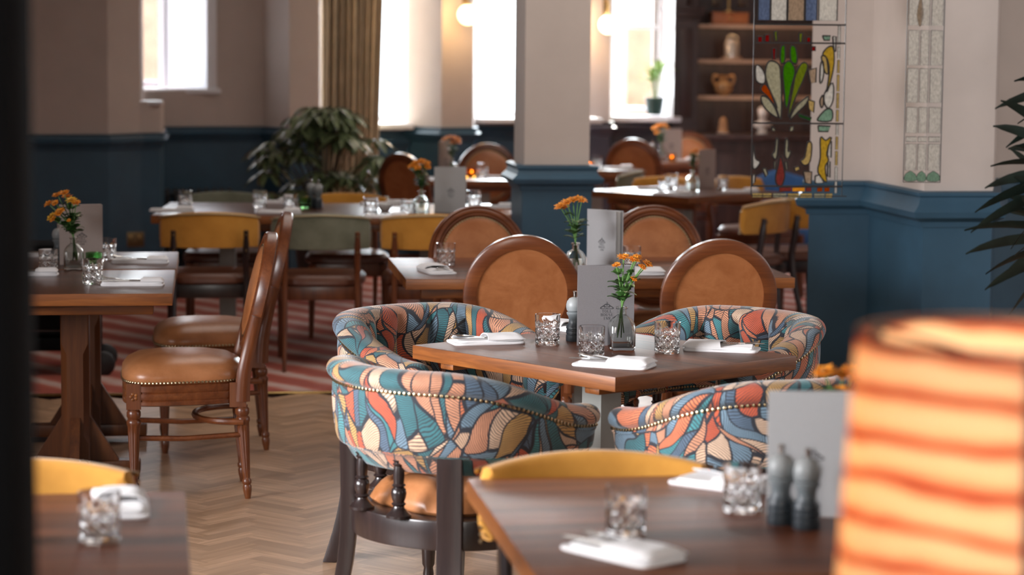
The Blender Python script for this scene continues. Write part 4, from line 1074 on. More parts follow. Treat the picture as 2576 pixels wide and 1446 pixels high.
G_R = 'round-back leather chairs'
RoundChair((-1.205, 8.70, 0), GA + radians(92), 'round-back leather chair at left seen from the side, nearest of the pair', G_R)
RoundChair((-1.245, 9.74, 0), GA + radians(92), 'round-back leather chair seen from the side, behind its twin at the left tables', G_R)
RoundChair((.01, 9.03, 0), GA - radians(2), 'round-back chair with its plain leather back to the viewer, left of the tall grey menu', G_R)
RoundChair((.706, 8.93, 0), GA + radians(2), 'round-back chair with its plain leather back to the viewer, right of the flower bottle', G_R)
RoundChair((-.09, 9.95, 0), GA + pi + radians(4), 'round-back chair facing the viewer across the long table, left of the blue column foot', G_R)
RoundChair((.64, 10.08, 0), GA + pi - radians(3), 'round-back chair facing the viewer across the long table, right of the column', G_R)
RoundChair((-.50, 15.3, 0), GA - radians(48), 'dark round-back chair in shade between the bushy plant and the candle table', G_R)
q = yp(1226, 368, 16.62); RoundChair((q.x + .04, q.y - .30, 0), GA + pi, 'round-back chair with nail-studded leather behind the amber candles', G_R)
q = yp(1568, 345, 17.75); RoundChair((q.x + .18, q.y + .22, 0), GA - radians(28), 'dark-framed round-back chair under the plant window, back to the viewer', G_R)
q = yp(1738, 332, 19.1); RoundChair((q.x - .05, q.y - .28, 0), GA + pi - radians(14), 'round-back chair with sunlit leather standing before the bookcase', G_R)

G_U = 'upholstered dining chairs with curved backs'
q = yp(527, 540, 12.0); MustardChair((q.x - .03, q.y + .24, 0), GA, 'mustard curved-back chair with black legs at the left end of the long far table', G_U)
q = yp(812, 545, 11.95); GreenChair((q.x - .03, q.y + .24, 0), GA - radians(2), 'grey-green woven curved-back chair between two mustard ones', G_U)
q = yp(1090, 550, 12.0); MustardWalnutChair((q.x - .03, q.y + .24, 0), GA - radians(3), 'mustard curved-back chair with brown legs just left of the round-back chairs', G_U)
q = yp(565, 492, 13.75); GreenChair((q.x + .03, q.y - .24, 0), GA + pi, 'green curved-back chair on the far side of the long far table', G_U)
q = yp(865, 500, 13.72); MustardWalnutChair((q.x + .03, q.y - .24, 0), GA + pi, 'mustard curved-back chair on the far side of the long table, behind the mills', G_U)
q = yp(1485, 1152, 5.08); MustardChair((q.x + .03, q.y - .22, 0), GF + pi, 'mustard curved-back chair tucked in behind the nearest table', G_U)
q = yp(50, 1188, 4.92); MustardChair((q.x + .03, q.y - .22, 0), GF + pi + radians(3), 'mustard curved-back chair behind the bottom left table', G_U)
q = yp(1885, 492, 13.2); MustardChair((q.x - .0, q.y + .25, 0), GA + radians(46), 'mustard curved-back chair with black post, right of the pale-topped table', G_U)
q = yp(2010, 490, 13.6); MustardChair((q.x - .0, q.y + .25, 0), GA + radians(8), 'mustard curved-back chair half hidden by the right pier, next to the blue seat', G_U)
q = yp(1625, 456, 15.75); MustardWalnutChair((q.x + .03, q.y - .24, 0), GA + pi - radians(45), 'mustard curved-back chair on the far side of the pale-topped table', G_U)
q = yp(1745, 560, 15.55); MustardWalnutChair((1.58, 15.62, 0), GA + pi + radians(38), 'curved-back chair half under the pale-topped table, before the bookcase', G_U)
q = yp(1540, 440, 16.2); GreenChair((q.x, q.y + .22, 0), GA + radians(62), 'green curved-back chair seen edge-on right of the column', G_U)

# blue armchair and dark bench beyond the pier
q = yp(1985, 560, 16.3)
t = thing('lounge_chair', 'blue upholstered lounge chair behind the mustard chairs near the right pier', 'armchair', (q.x, q.y, 0), GA + pi + radians(12))
G = []
for i in range(15):
    a = -1.35 + 2.7 * i / 14; G.append([Vector((r * sin(a), .05 - r * cos(a) * 1.0, z)) * 1 for r, z in ((.30, .28), (.315, .60), (.31, .78 - .10 * abs(a) / 1.35), (.28, .80 - .10 * abs(a) / 1.35), (.245, .77 - .1 * abs(a) / 1.35), (.24, .40))])
mb = MB().grid(G); mb.f.append((0, 1, 2, 3, 4, 5)); mb.f.append(tuple(14 * 6 + j for j in reversed(range(6)))); mb.build('backrest', 'blue_fabric', t, ang=60)
lay = [(.95, .27), (1, .29), (1, .40), (.95, .425), (.6, .44)]
G = [[(x, y, z) for x, y in superell(.28 * k, .27 * k, 4, 32, (0, .06))] for k, z in lay]; mb = MB().grid(G, cv=True); mb.f.append(tuple(reversed(range(32)))); mb.f.append(tuple(128 + i for i in range(32))); mb.build('seat', 'blue_fabric', t)
for x in (-.2, .2):
    for y in (-.15, .26): MB().tube([(x, y, .28), (x * 1.1, y * 1.1, 0)], [.018, .012], 10).build('leg', 'mahogany', t)
q = yp(1990, 610, 14.6)
t = thing('bench', 'black leather bench on brown legs crossing behind the right pier', 'bench', (q.x, q.y, 0), GA + radians(10))
lay = [(.97, .36), (1, .37), (1, .40), (.96, .425), (.6, .432)]
G = [[(x, y, z) for x, y in superell(.36 * (1 - (1 - k) * .4), .19 * k, 6, 40)] for k, z in lay]; mb = MB().grid(G, cv=True); mb.f.append(tuple(reversed(range(40)))); mb.f.append(tuple(160 + i for i in range(40))); mb.build('seat', 'black_leather', t)
for x in (-.30, .0, .30):
    for y in (-.13, .13): MB().tube([(x, y, .365), (x, y, 0)], [.02, .014], 10).build('leg', 'mahogany', t)

# ------------------------------------------------------------------ table settings
def deco(x, y, off=(0, 0)): v = zp(x, y, TH_); return Vector((v.x + off[0], v.y + off[1], TH_))
G_G = 'cut glass tumblers'; G_N = 'folded white napkins'; G_C = 'cutlery on napkins'; G_M = 'pepper and salt mills'; G_MN = 'grey menu cards'; G_V = 'bottle vases'
for x, y, l in ((1377, 866, 'cut glass tumbler on the square table, left of the grey mill'), (1488, 899, 'cut glass tumbler standing in front of the menu on the square table'), (1678, 887, 'cut glass tumbler right of the flower bottle on the square table'),
                (1122, 668, 'cut glass tumbler at the left end of the table with round-back chairs'), (1588, 676, 'cut glass tumbler seen behind the orange flowers of the square table'),
                (122, 686, 'cut glass tumbler left of the menu on the dark left table'), (233, 713, 'cut glass tumbler by the rolled napkin at the edge of the dark left table'), (270, 655, 'cut glass tumbler just right of the menu on the left tables'),
                (1866, 1285, 'blurred cut glass tumbler beside the two mills'), (1574, 1345, 'blurred cut glass tumbler behind the fork at the bottom edge'), (251, 1362, 'large blurred cut glass tumbler at the bottom left'), (20, 1362, 'cut glass tumbler at the far bottom left, mostly behind the dark frame'),
                (2188, 1284, 'cut glass tumbler between the nearest menu and the striped lamp'),
                (466, 522, 'cut glass tumbler at the left end of the long far table'), (653, 521, 'cut glass tumbler on the far table, second from its left end'), (731, 531, 'cut glass tumbler on the far table just left of the mills'), (933, 540, 'cut glass tumbler right of the mills on the far table'), (1026, 546, 'cut glass tumbler beside the bottle vase on the far table'), (1193, 521, 'cut glass tumbler by the edge of the column on the far table'),
                (1671, 484, 'cut glass tumbler at the front of the pale-topped table'), (1690, 474, 'cut glass tumbler left of the bottle vase on the pale-topped table'), (1817, 478, 'cut glass tumbler right of the menu on the pale-topped table')):
    Tumbler(deco(x, y), random.Random(x).random() * 6, l, G_G)
for (x, y, Y, l) in ((1214, 437, 16.1, 'tumbler glowing amber on the candle table'), (1501, 412, 17.3, 'tumbler on the small dark table right of the column')):
    q = yp(x, y, Y); Tumbler((q.x, q.y, TH_), 1.0, l, G_G)

def setting(x, y, rz, l, kind=0, cut=True, dx=0):
    p = deco(x, y); h = .0158 if kind == 0 else .0168
    (Pouch if kind == 0 else NRoll)(p, rz, 'white napkin ' + l, G_N)
    if cut:
        d = Vector((cos(rz), sin(rz), 0)); n = Vector((-d.y, d.x, 0))
        Fork(p + n * .004 - d * .004 + Vector((0, 0, h)), rz + pi - radians(3), 'fork lying on the napkin ' + l, G_C)
        Knife(p - n * .024 - d * .012 + Vector((0, 0, h)), rz + pi + radians(3), 'knife lying on the napkin ' + l, G_C)
setting(1222, 862, radians(18), 'at the left corner of the square table')
setting(1545, 920, radians(-22), 'at the front corner of the square table')
setting(1816, 880, radians(168), 'at the right corner of the square table')
setting(1440, 829, radians(130), 'showing its tip behind the grey mill of the square table', cut=False)
setting(1098, 684, radians(100) + GA, 'at the left end of the table with round-back chairs')
setting(1598, 689, GA, 'behind the orange flowers of the square table', cut=False)
setting(1566, 1395, radians(-48), 'at the bottom edge, below the blurred tumbler')
setting(1826, 1222, radians(-35), 'behind the tumbler near the two mills', cut=False)
setting(300, 1280, radians(100), 'beside the large blurred tumbler at bottom left', cut=False)
setting(334, 717, GA, 'rolled at the right edge of the dark left table', 1)
setting(352, 661, GA, 'rolled on the second dark table at left', 1)
setting(84, 645, GA, 'at the shaded left end of the second dark table', 1)
setting(70, 692, GA, 'left of the tumbler in the dark at the left table', 1)
for x, y, l in ((432, 531, 'at the left end of the far long table'), (690, 510, 'right of a tumbler on the far side of the long far table'), (702, 535, 'on the near side of the long far table, left of the mills'), (958, 515, 'on the far side of the long far table, right of the mills'), (970, 547, 'on the near side of the long far table, by the bottle vase'), (1240, 523, 'at the right end of the long far table beside the column')):
    setting(x, y, radians(3), l, 1, False)
setting(1648, 476, radians(10), 'on the left of the pale-topped table', 1, False); setting(1690, 490, radians(5), 'at the front of the pale-topped table', 1, False); setting(1862, 484, radians(20), 'on the right of the pale-topped table', 1, False)
for x, y, Y, l in ((1262, 440, 16.05, 'on the amber candle table'), (1552, 418, 17.35, 'on the small dark table right of the column'), (1716, 402, 18.55, 'in sunlight on the small table under the plant window')):
    q = yp(x, y, Y); NRoll((q.x, q.y, TH_), GA, 'white napkin ' + l, G_N)
for x, y, l in ((1445, 857, 'grey pepper mill half hidden by the menu on the square table'), (1963, 1317, 'grey mill nearest the viewer, left one of the pair'), (2028, 1328, 'grey mill nearest the viewer, right one of the pair'), (783, 522, 'mill on the long far table, left one of the pair'), (800, 524, 'mill on the long far table, right one of the pair'), (148, 656, 'pale-headed mill behind the menu on the left tables')):
    Mill(deco(x, y), 0, l, G_M)
q = yp(1641, 400, 18.5); Mill((q.x, q.y, TH_), 0, 'mill left of the flowers on the small table under the plant window', G_M)

def place_menu(M_, x, y, rz, l): M_(deco(x, y), rz, l, G_MN)
place_menu(Menu, 1451, 869, radians(2), 'grey printed menu card behind the flower bottle on the square table')
place_menu(MenuLight, 1927, 1294, radians(-10), 'pale grey menu card behind the two nearest mills')
place_menu(MenuTaupe, 150, 666, radians(9), 'taupe printed menu card behind the flowers at left')
p = deco(1476, 676); MenuLight(p, radians(-50), 'open printed menu card in daylight on the table with round-back chairs', G_MN)
p = deco(1092, 534); MenuLight(p, radians(-6), 'pale menu card standing by the vase on the long far table', G_MN)
p = deco(1757, 474); MenuTaupe(p, radians(48), 'taupe menu card behind the vase on the pale-topped table', G_MN)
q = yp(1104, 442, 16.0); MenuTaupe((q.x, q.y, TH_), radians(60), 'taupe menu card standing on the candle table', G_MN)
q = yp(1660, 402, 18.7); MenuTaupe((q.x, q.y, TH_), radians(5), 'taupe menu card on the small table under the plant window', G_MN)

def vase_and(x, y, lv, lf, heads, seed, Y=None, **k):
    p = deco(x, y) if Y is None else Vector((*yp(x, y, Y).xy, TH_))
    Vase(p, GA, lv, G_V); bunch(lf, p, heads, seed, **k)
def hh(s, *L): return [((x) / s, dy, (z) / s + .0, r) for x, dy, z, r in L]
# flower positions: offset across, depth, height over the table, radius
vase_and(1563, 878, 'square-shouldered glass bottle vase holding tall flowers on the square table', 'tall orange flowers in the bottle vase on the square table',
         [(-.018, 0, .250, .013), (.004, .01, .272, .018), (.034, -.008, .268, .017), (.045, .012, .274, .014), (.074, 0, .254, .016), (.058, -.01, .246, .012), (.033, -.02, .212, .010)], 11, leaves=9)
vase_and(1447, 692, 'glass bottle vase mostly behind a round chair back', 'orange flowers left of the daylit open menu',
         [(-.062, 0, .268, .022), (-.035, -.01, .285, .022), (-.045, .02, .262, .02), (-.012, .0, .292, .022), (.008, .01, .297, .022), (.022, -.005, .292, .02)], 12, leaves=9)
vase_and(186, 677, 'glass bottle vase before the taupe menu at left', 'bushy orange and yellow flowers on the dark left table',
         [(-.085, 0, .205, .020), (-.098, .01, .255, .020), (-.065, .02, .29, .020), (-.035, 0, .298, .020), (-.065, -.03, .262, .015), (-.048, -.03, .225, .022), (-.005, 0, .27, .022), (.012, -.01, .262, .018), (-.075, -.02, .198, .015), (-.03, .03, .282, .02), (-.012, -.03, .195, .008)], 13, mat='petal_yellow', leaves=16, pale=5)
vase_and(1060, 541, 'glass bottle vase on the long far table', 'orange flowers beside the pale menu on the long far table',
         [(-.05, 0, .255, .022), (-.025, 0, .272, .024), (.0, .01, .278, .024), (.022, 0, .27, .024), (.03, -.01, .252, .02), (-.02, -.02, .248, .02)], 14, leaves=16)
vase_and(1742, 481, 'glass bottle vase on the pale-topped table', 'leafy flower stems in the vase on the pale-topped table', [(.0, 0, .24, .018), (.02, .01, .25, .018)], 15, leaves=18, pale=6)
vase_and(1136, 446, 'glass bottle vase on the candle table', 'orange flowers on the candle table against the dark panelling', [(-.045, 0, .25, .024), (-.02, 0, .265, .026), (.005, 0, .265, .026), (.035, 0, .255, .026), (.04, 0, .235, .022), (.01, -.01, .235, .022)], 16, Y=16.0, leaves=12)
vase_and(1664, 405, 'glass bottle vase on the small table under the plant window', 'orange flowers on the small table under the plant window', [(-.05, 0, .255, .026), (-.02, 0, .27, .028), (.01, 0, .272, .028), (.035, 0, .255, .026), (-.035, -.01, .22, .024)], 17, Y=18.5, leaves=14)
vase_and(2112, 1268, 'glass bottle vase behind the nearest menu, beside the lamp', 'blurred orange flowers above the nearest menu', [(-.035, 0, .262, .022), (.0, .01, .255, .022), (.018, 0, .262, .022), (-.006, -.01, .225, .018), (.006, -.015, .205, .018), (.03, 0, .245, .02)], 18, leaves=10)

# candle glasses
def votive(loc, mat, label, lit, r=.032, h=.06):
    t = thing('candle_holder', label, 'candle holder', loc, 0, 'candle holders')
    prof = [(0, 0), (r * .92, 0), (r * .98, .003), (r, h * .4), (r, h), (r - .003, h), (r - .004, .012), (0, .010)]
    MB().lathe(prof, 48, fl=lambda a, z: 1 + .02 * cos(24 * a)).build('glass_cup', mat, t)
    MB().lathe([(0, .0105), (r * .78, .0105), (r * .78, .026), (0, .027)], 20).build('candle', 'candle', t)
    if lit: MB().lathe([(0, .028), (.004, .034), (.003, .042), (0, .05)], 8).build('flame', 'flame', t)
    return t
votive(deco(236, 672), 'green_glass', 'ribbed green glass candle holder before the taupe menu at left', False)
votive(deco(768, 524), 'green_glass', 'dark green candle holder on the long far table left of the mills', False)
for x, y, Y, l in ((1168, 441, 16.05, 'lit amber candle holder at the left of the candle table'), (1187, 440, 16.1, 'lit orange candle holder next to the glowing tumbler'), (1690, 403, 18.45, 'lit orange candle holder right of the flowers on the small table'), (1484, 418, 17.25, 'lit amber candle holder at the edge of the column')):
    q = yp(x, y, Y); votive((q.x, q.y, TH_), 'amber_glass', l, True)
# bowl on the far table
p = deco(968, 531); o = MB().lathe([(0, .004), (.02, 0), (.024, .003), (.042, .03), (.044, .04), (.041, .04), (.036, .025), (0, .01)], 28).build('sugar_bowl', 'paper'); tag(o, 'small white bowl between napkins on the long far table', 'bowl'); o.location = p

# ------------------------------------------------------------------ bookcase and what stands in it
b0 = yp(1692, 200, 19.45); b0.z = 0
bk = thing('bookcase', 'dark arched built-in bookcase with lit shelves behind the stained glass reflection', 'bookcase', b0, GA)
bw = 1.62; pil = .205; bd = .36
MB().box((bw / 2, bd, 1.45), (bw, .03, 2.9)).build('back_panel', 'bookcase', bk)
for x in (pil / 2, bw - pil / 2):
    p_ = MB().box((x, .17, 1.45), (pil, .36, 2.9)).build('pilaster', 'bookcase', bk)
    for z, h, e in ((1.90, .05, .03), (1.86, .03, .018), (1.94, .03, .045), (.95, .05, .02), (.06, .12, .02)):
        MB().box((x, .17 - e / 2, z), (pil + e * 2, .36 + e, h)).build('moulding', 'bookcase', p_, bevel=.006)
    MB().box((x, -.018, 1.42), (pil * .5, .012, .72)).build('raised_panel', 'bookcase', p_, bevel=.004)
# arch
G = []; R_ = (bw - 2 * pil) / 2; cx = bw / 2
for i in range(25):
    a = pi * i / 24; G.append([(cx + r * cos(a), y, 1.96 + r * .9 * sin(a)) for r, y in ((R_ + .10, -.02), (R_ + .085, -.05), (R_ + .05, -.035), (R_ + .03, -.045), (R_, -.03), (R_, .3), (R_ + .10, .3))])
MB().grid(G, cv=True).build('arch', 'bookcase', bk)
poly = [(0, 1.96), (pil - .03, 1.96)] + [(cx - (R_ + .06) * cos(pi * i / 20), 1.96 + (R_ + .06) * .9 * sin(pi * i / 20)) for i in range(21)] + [(bw - pil + .03, 1.96), (bw, 1.96), (bw, 2.9), (0, 2.9)]
MB().prism([(x, z) for x, z in poly], 0, .3, Matrix(((1, 0, 0), (0, 0, 1), (0, 1, 0)))).build('spandrel', 'bookcase', bk)
SH = [1.815, 1.53, 1.235]; 
for z in SH:
    light('AREA', 'shelf_light', bk.location + U * (bw / 2) + V * .06 + Vector((0, 0, z - .036)), .35, (1, .6, .3), (1.1, .02), bk.location + U * (bw / 2) + V * .16 + Vector((0, 0, z - .4)))
    s_ = MB().box((bw / 2, .18, z - .016), (bw - 2 * pil + .01, .32, .032)).build('shelf', 'shelf_wood', bk, bevel=.004)
MB().box((bw / 2, .15, .44), (bw - 2 * pil + .02, .42, .88)).build('base_cabinet', 'bookcase', bk)
MB().box((bw / 2, .12, .905), (bw - 2 * pil + .06, .50, .05)).build('counter', 'bookcase', bk, bevel=.01)
for k in range(2):
    d_ = MB().box((pil + .30 + k * .60, -.068, .42), (.52, .022, .70)).build('door', 'bookcase', bk, bevel=.006)
    MB().ball((pil + .30 + k * .60 + (.2 if k == 0 else -.2), -.095, .5), .016, 10, 6).build('knob', 'brass', d_)
struct(ribbon([P2(1640, 20.0), P2(3200, 20.8)], 0, 2.9).build('wall_back', 'cream'))
def on_shelf(px, z, depth=.15): 
    Y = 19.45 + .20; v = yp(px, 200, Y); return Vector((v.x - .15 * depth, v.y + depth - .19, z + .001))
SHT = [z for z in SH]
# wooden box with balance scales on it
p = on_shelf(1836, SHT[0])
t = thing('wooden_box', 'polished orange-brown wooden box on the top shelf', 'box', p, GA)
MB().box((0, 0, .045), (.30, .16, .085)).build('body', 'boxwood', t, bevel=.006); MB().box((0, 0, .092), (.31, .17, .012)).build('lid', 'boxwood', t, bevel=.004); MB().ball((0, -.085, .045), .011, 10, 6).build('knob', 'brass', t)
t = thing('balance_scales', 'brass balance scales standing on the wooden box', 'scales', p + Vector((0, 0, .098)), GA)
MB().lathe([(.05, 0), (.05, .008), (.012, .016), (.007, .03), (.007, .26), (.012, .27), (0, .285)], 18).build('column', 'brass', t)
MB().tube([(-.11, 0, .255), (0, 0, .268), (.11, 0, .255)], .005, 8).build('beam', 'brass', t)
for s in (-1, 1):
    pn = MB().lathe([(0, .05), (.03, .053), (.042, .062), (.04, .062), (.028, .056), (0, .054)], 18, (s * .11, 0, 0)).build('pan', 'brass', t)
    ch = MB()
    for k in range(3): a = 2 * pi * k / 3; ch.tube([(s * .11 + .04 * cos(a), .04 * sin(a), .061), (s * .11, 0, .255)], .0012, 5)
    ch.build('chain', 'brass', pn)
t = thing('glass_dome', 'glass dome over a cream jar on the second shelf', 'jar', on_shelf(1845, SHT[1]), GA)
MB().lathe([(.085, 0), (.085, .018), (.08, .022), (0, .022)], 24).build('base', 'shelf_wood', t)
MB().lathe([(0, .023), (.055, .023), (.06, .03), (.06, .13), (.05, .15), (.02, .16), (0, .162)], 24).build('jar', 'ceramic', t)
MB().lathe([(.074, .022), (.074, .14), (.065, .175), (.045, .20), (.02, .213), (0, .217)], 28).build('cover', 'dome', t)
t = thing('two_handled_urn', 'mottled brown two-handled urn on the third shelf', 'urn', on_shelf(1826, SHT[2]), GA)
MB().lathe([(.035, 0), (.04, .008), (.062, .03), (.075, .06), (.07, .09), (.045, .112), (.03, .122), (.034, .15), (.046, .165), (.042, .167), (.028, .15), (.022, .125), (0, .12)], 28).build('body', 'urn_glaze', t)
for s in (-1, 1): MB().tube(crom([(s * .04, 0, .155), (s * .078, 0, .162), (s * .088, 0, .125), (s * .066, 0, .085)], 6), .011, 10).build('handle', 'urn_glaze', t)
zc = .93
t = thing('figurine', 'small ribbed clay figurine on the counter of the bookcase', 'figurine', on_shelf(1823, zc, .1), GA)
MB().lathe([(.045, 0), (.048, .012), (.04, .02), (.04, .05), (.034, .056), (.036, .075), (.03, .082), (.032, .10), (.022, .12), (.01, .132), (0, .134)], 20).build('body', 'clay', t)
MB().lathe([(.052, -.0005), (.052, .006), (0, .006)], 20).build('base', 'marble', t)
t = thing('portrait_bust', 'pale stone bust on the counter, seen through the stained glass reflection', 'bust', on_shelf(1922, zc, .1), GA)
G = []
bust = [(.045, .04, 0, 0), (.05, .045, .012, 0), (.03, .03, .025, 0), (.032, .03, .04, 0), (.075, .045, .06, 0), (.07, .042, .085, .0), (.032, .032, .105, 0), (.028, .03, .12, -.002), (.034, .042, .135, -.012), (.040, .05, .16, -.010), (.042, .052, .185, -.004), (.034, .044, .208, .0), (.015, .02, .219, .002)]
for a_, b_, z, oy in bust: G.append([(a_ * cos(2 * pi * i / 24), oy + b_ * sin(2 * pi * i / 24) - (.012 if 16 <= i <= 20 and .14 < z < .17 and i == 18 else 0), z) for i in range(24)])
mb = MB().grid(G, cv=True); mb.f.append(tuple(reversed(range(24)))); o = len(mb.v) - 24; mb.f.append(tuple(o + i for i in range(24))); mb.build('body', 'marble', t, ang=60)

# ------------------------------------------------------------------ wall lamps
def wall_lamp(px, py, Y, label, back=.14):
    c = yp(px, py, Y); t = thing('wall_lamp', label, 'wall lamp', (c.x, c.y, c.z), GA, 'opal globe wall lamps')
    MB().ball((0, 0, 0), .074, 28, 16).build('globe', 'globe', t)
    MB().lathe([(.03, .07), (.03, .085), (.012, .09), (.012, .11)], 16).build('collar', 'brass', t)
    MB().tube(crom([(0, 0, .10), (0, 0, .17), (0, back * .5, .20), (0, back, .17)], 5), .009, 8).build('arm', 'brass', t)
    MB().box((0, back + .006, .16), (.07, .016, .2)).build('backplate', 'old_brass', t, bevel=.006)
    light('POINT', 'wall_lamp_light', (c.x, c.y, c.z - .0), 5, (1, .62, .28), r=.07).location = c + Vector((0, -.11, 0))
wall_lamp(1177, 37, 17.38, 'glowing globe wall lamp on the pier between the bright windows')
wall_lamp(1530, 62, 18.9, 'glowing globe wall lamp right of the column by the plant window', .16)

# ------------------------------------------------------------------ curtain, radiator, socket, trolley
c0 = yp(812, 100, 17.30)
G = []; G2 = []
for i in range(121):
    u = i / 120; row = []; row2 = []
    for k in range(13):
        z = .06 + 2.66 * k / 12; w = .455 * (1 - .16 * (1 - z / 2.7)); amp = .026 + .012 * sin(3 * u + z)
        ph = u * 2 * pi * 9 + .5 * sin(z * 1.3 + u * 7); x = u * w; y = amp * sin(ph) + .010 * sin(2.3 * ph + 1)
        row.append((x, y, z)); row2.append((x, y + .006, z))
    G.append(row); G2.append(row2)
mb = MB().grid(G).grid(G2, flip=True)
for k in (0, 120): mb.grid([G[k], G2[k]])
o = mb.build('curtain', 'curtain', ang=70); tag(o, 'olive pleated curtain hanging beside the bright left window', 'curtain'); o.location = (c0.x, c0.y, 0); o.rotation_euler.z = GA
t0 = yp(812, 100, 17.3); o = MB().tube([(0, 0, 0), (.9, 0, 0)], .014, 12).build('curtain_rail', 'old_brass'); tag(o, 'brass rail carrying the olive curtain', 'curtain rail'); o.location = (t0.x - .1, t0.y - .01, 2.735); o.rotation_euler.z = GA
q = yp(410, 470, 16.95); t = thing('radiator', 'dark cast-iron radiator against the wall under the white window', 'radiator', (q.x, q.y, 0), GA)
for k in range(9):
    x = .03 + k * .055; s_ = MB()
    for y in (-.05, .05): s_.tube([(x, y, .07), (x, y, .56)], .019, 10)
    for z in (.08, .58): s_.tube([(x, -.05, z), (x, .05, z)], .024, 10)
    s_.build('column_section', 'blackmetal', t)
for x in (.03, .47): MB().box((x, 0, .03), (.03, .14, .06)).build('foot', 'blackmetal', t)
for z in (.12, .55): MB().tube([(.0, 0, z), (.5, 0, z)], .013, 8).build('pipe', 'blackmetal', t)
q = yp(340, 602, 15.86); t = thing('wall_socket', 'aged brass double socket on the dark teal pier', 'socket', (q.x, q.y, q.z), GA + radians(9))
MB().box((0, 0, 0), (.118, .012, .098)).build('plate', 'old_brass', t, bevel=.003)
for s in (-1, 1):
    MB().box((s * .028, -.008, .018), (.014, .006, .018)).build('switch', 'brass', t, bevel=.002)
    for dx, dz in ((0, -.006), (-.011, -.024), (.011, -.024)): MB().box((s * .028 + dx, -.0065, dz), (.006, .002, .006)).build('pin_hole', 'black', t)
q = yp(225, 900, 11.7); t = thing('serving_trolley', 'black wheeled trolley in the dark behind the left table legs', 'trolley', (q.x - .24, q.y + .1, 0), GA)
MB().box((0, 0, .16), (.5, .36, .06)).build('lower_tray', 'black', t, bevel=.01); MB().box((0, 0, .44), (.44, .34, .42)).build('body', 'black', t, bevel=.015)
for sx in (-1, 1):
    for sy in (-1, 1):
        f_ = MB().box((sx * .262, sy * .15, .30), (.03, .03, .46)).build('post', 'blackmetal', t, bevel=.004)
        M = Matrix.Rotation(pi / 2, 3, 'Y'); w_ = MB().lathe([(0, -.018), (.05, -.018), (.062, -.010), (.062, .010), (.05, .018), (0, .018)], 24, (sx * .29, sy * .15, .062), Matrix.Rotation(pi / 2, 3, 'X')).build('wheel', 'blackmetal', t)
MB().tube([(.26, -.16, .52), (.34, -.16, .54), (.34, .16, .54), (.26, .16, .52)], .014, 8).build('handle', 'blackmetal', t)

# ------------------------------------------------------------------ plants
def bushy(label, loc, rx_, ry_, z0, z1, n, seed):
    rnd = random.Random(seed); t = thing('umbrella_plant', label, 'plant', loc)
    MB().lathe([(.13, 0), (.15, .01), (.19, .32), (.205, .34), (.205, .37), (.185, .37), (.17, .31), (0, .30)], 28).build('pot', 'pot_dark', t)
    fol = MB()
    for k in range(n):
        a = rnd.random() * 2 * pi; r = sqrt(rnd.random()); zt = z0 + (z1 - z0) * rnd.random() ** .8; sh = sqrt(max(.08, 1 - ((zt - (z0 + z1) / 2) / ((z1 - z0) / 2 + .05)) ** 2))
        tip = Vector((rx_ * r * sh * cos(a) * (1.1 if zt < z1 * .85 else .8), ry_ * r * sh * sin(a), zt)); base = Vector((.05 * cos(a), .05 * sin(a), .32 + (zt - .32) * .35))
        pts = crom([Vector((.06 * cos(a), .06 * sin(a), .30)), base, base.lerp(tip, .6) + Vector((0, 0, .05)), tip], 3)
        if k < 60: MB().tube(pts, [.006, .0055, .005, .0045, .004, .004, .0035, .003, .003, .0025], 5).build('stem', 'bark', t)
        else: fol.tube(pts[5:], .002, 4)
        m = 7 + int(rnd.random() * 3); up = (tip - base).normalized()
        for i in range(m):
            b_ = 2 * pi * i / m + rnd.random() * .4; L = .10 + .07 * rnd.random(); d = Vector((cos(b_), sin(b_), -.25 + .3 * rnd.random())) + up * .2
            leaf_shape(fol, tip + d * .012, d, L, L * .29, rnd, 0, .62)
    fol.build('foliage', 'bush_leaf', t, ang=60); return t
q = yp(822, 400, 15.6); bushy('large bushy potted plant with drooping leaflets before the olive curtain', (q.x - .02, q.y, 0), .385, .27, .45, 1.22, 95, 21)
# dracaena at the right edge
q = yp(2648, 790, 9.6); t = thing('dracaena', 'tall dark strap-leaved plant at the right edge of the picture', 'plant', (q.x, q.y, 0))
MB().lathe([(.12, 0), (.14, .01), (.17, .26), (.18, .27), (.18, .30), (.16, .30), (.15, .25), (0, .24)], 28).build('pot', 'pot_dark', t)
rnd = random.Random(8)
for (bx, by, ang_, ht) in ((0, 0, .12, 1.18), (.05, .04, .35, 1.52), (.03, -.03, .02, .92)):
    top = Vector((bx + ang_ * .35, by, ht)); MB().tube(crom([(bx, by, .24), (bx + ang_ * .05, by, .6 * ht), top], 6), [.021 - .0005 * i for i in range(13)], 9).build('trunk', 'bark', t)
    fol = MB()
    for i in range(34):
        a = i * 2.4; el = .9 - 1.5 * (i / 34) * .8; L = .30 + .16 * rnd.random(); d = Vector((cos(a) * cos(el), sin(a) * cos(el), sin(el)))
        base = top + Vector((0, 0, .10 - .22 * i / 34)); G = []
        tl = .5 + .7 * rnd.random(); sd = Vector((-sin(a), cos(a), 0)) * cos(tl); sd = sd + d.cross(Vector((-sin(a), cos(a), 0))) * sin(tl)
        for k in range(8):
            u = k / 7; w = .026 * sin(pi * (.12 + .88 * u)) ** .6 + .001; c = base + d * (L * u) - Vector((0, 0, 1)) * (.22 * L * u * u * (1.4 - el * .5)); G.append([c - sd * w + Vector((0, 0, .005)), c, c + sd * w + Vector((0, 0, .005))])
        fol.grid(G); fol.grid([[p - Vector((0, 0, .0008)) for p in r] for r in G], flip=True)
    fol.build('leaf_crown', 'dark_leaf', t, ang=60)
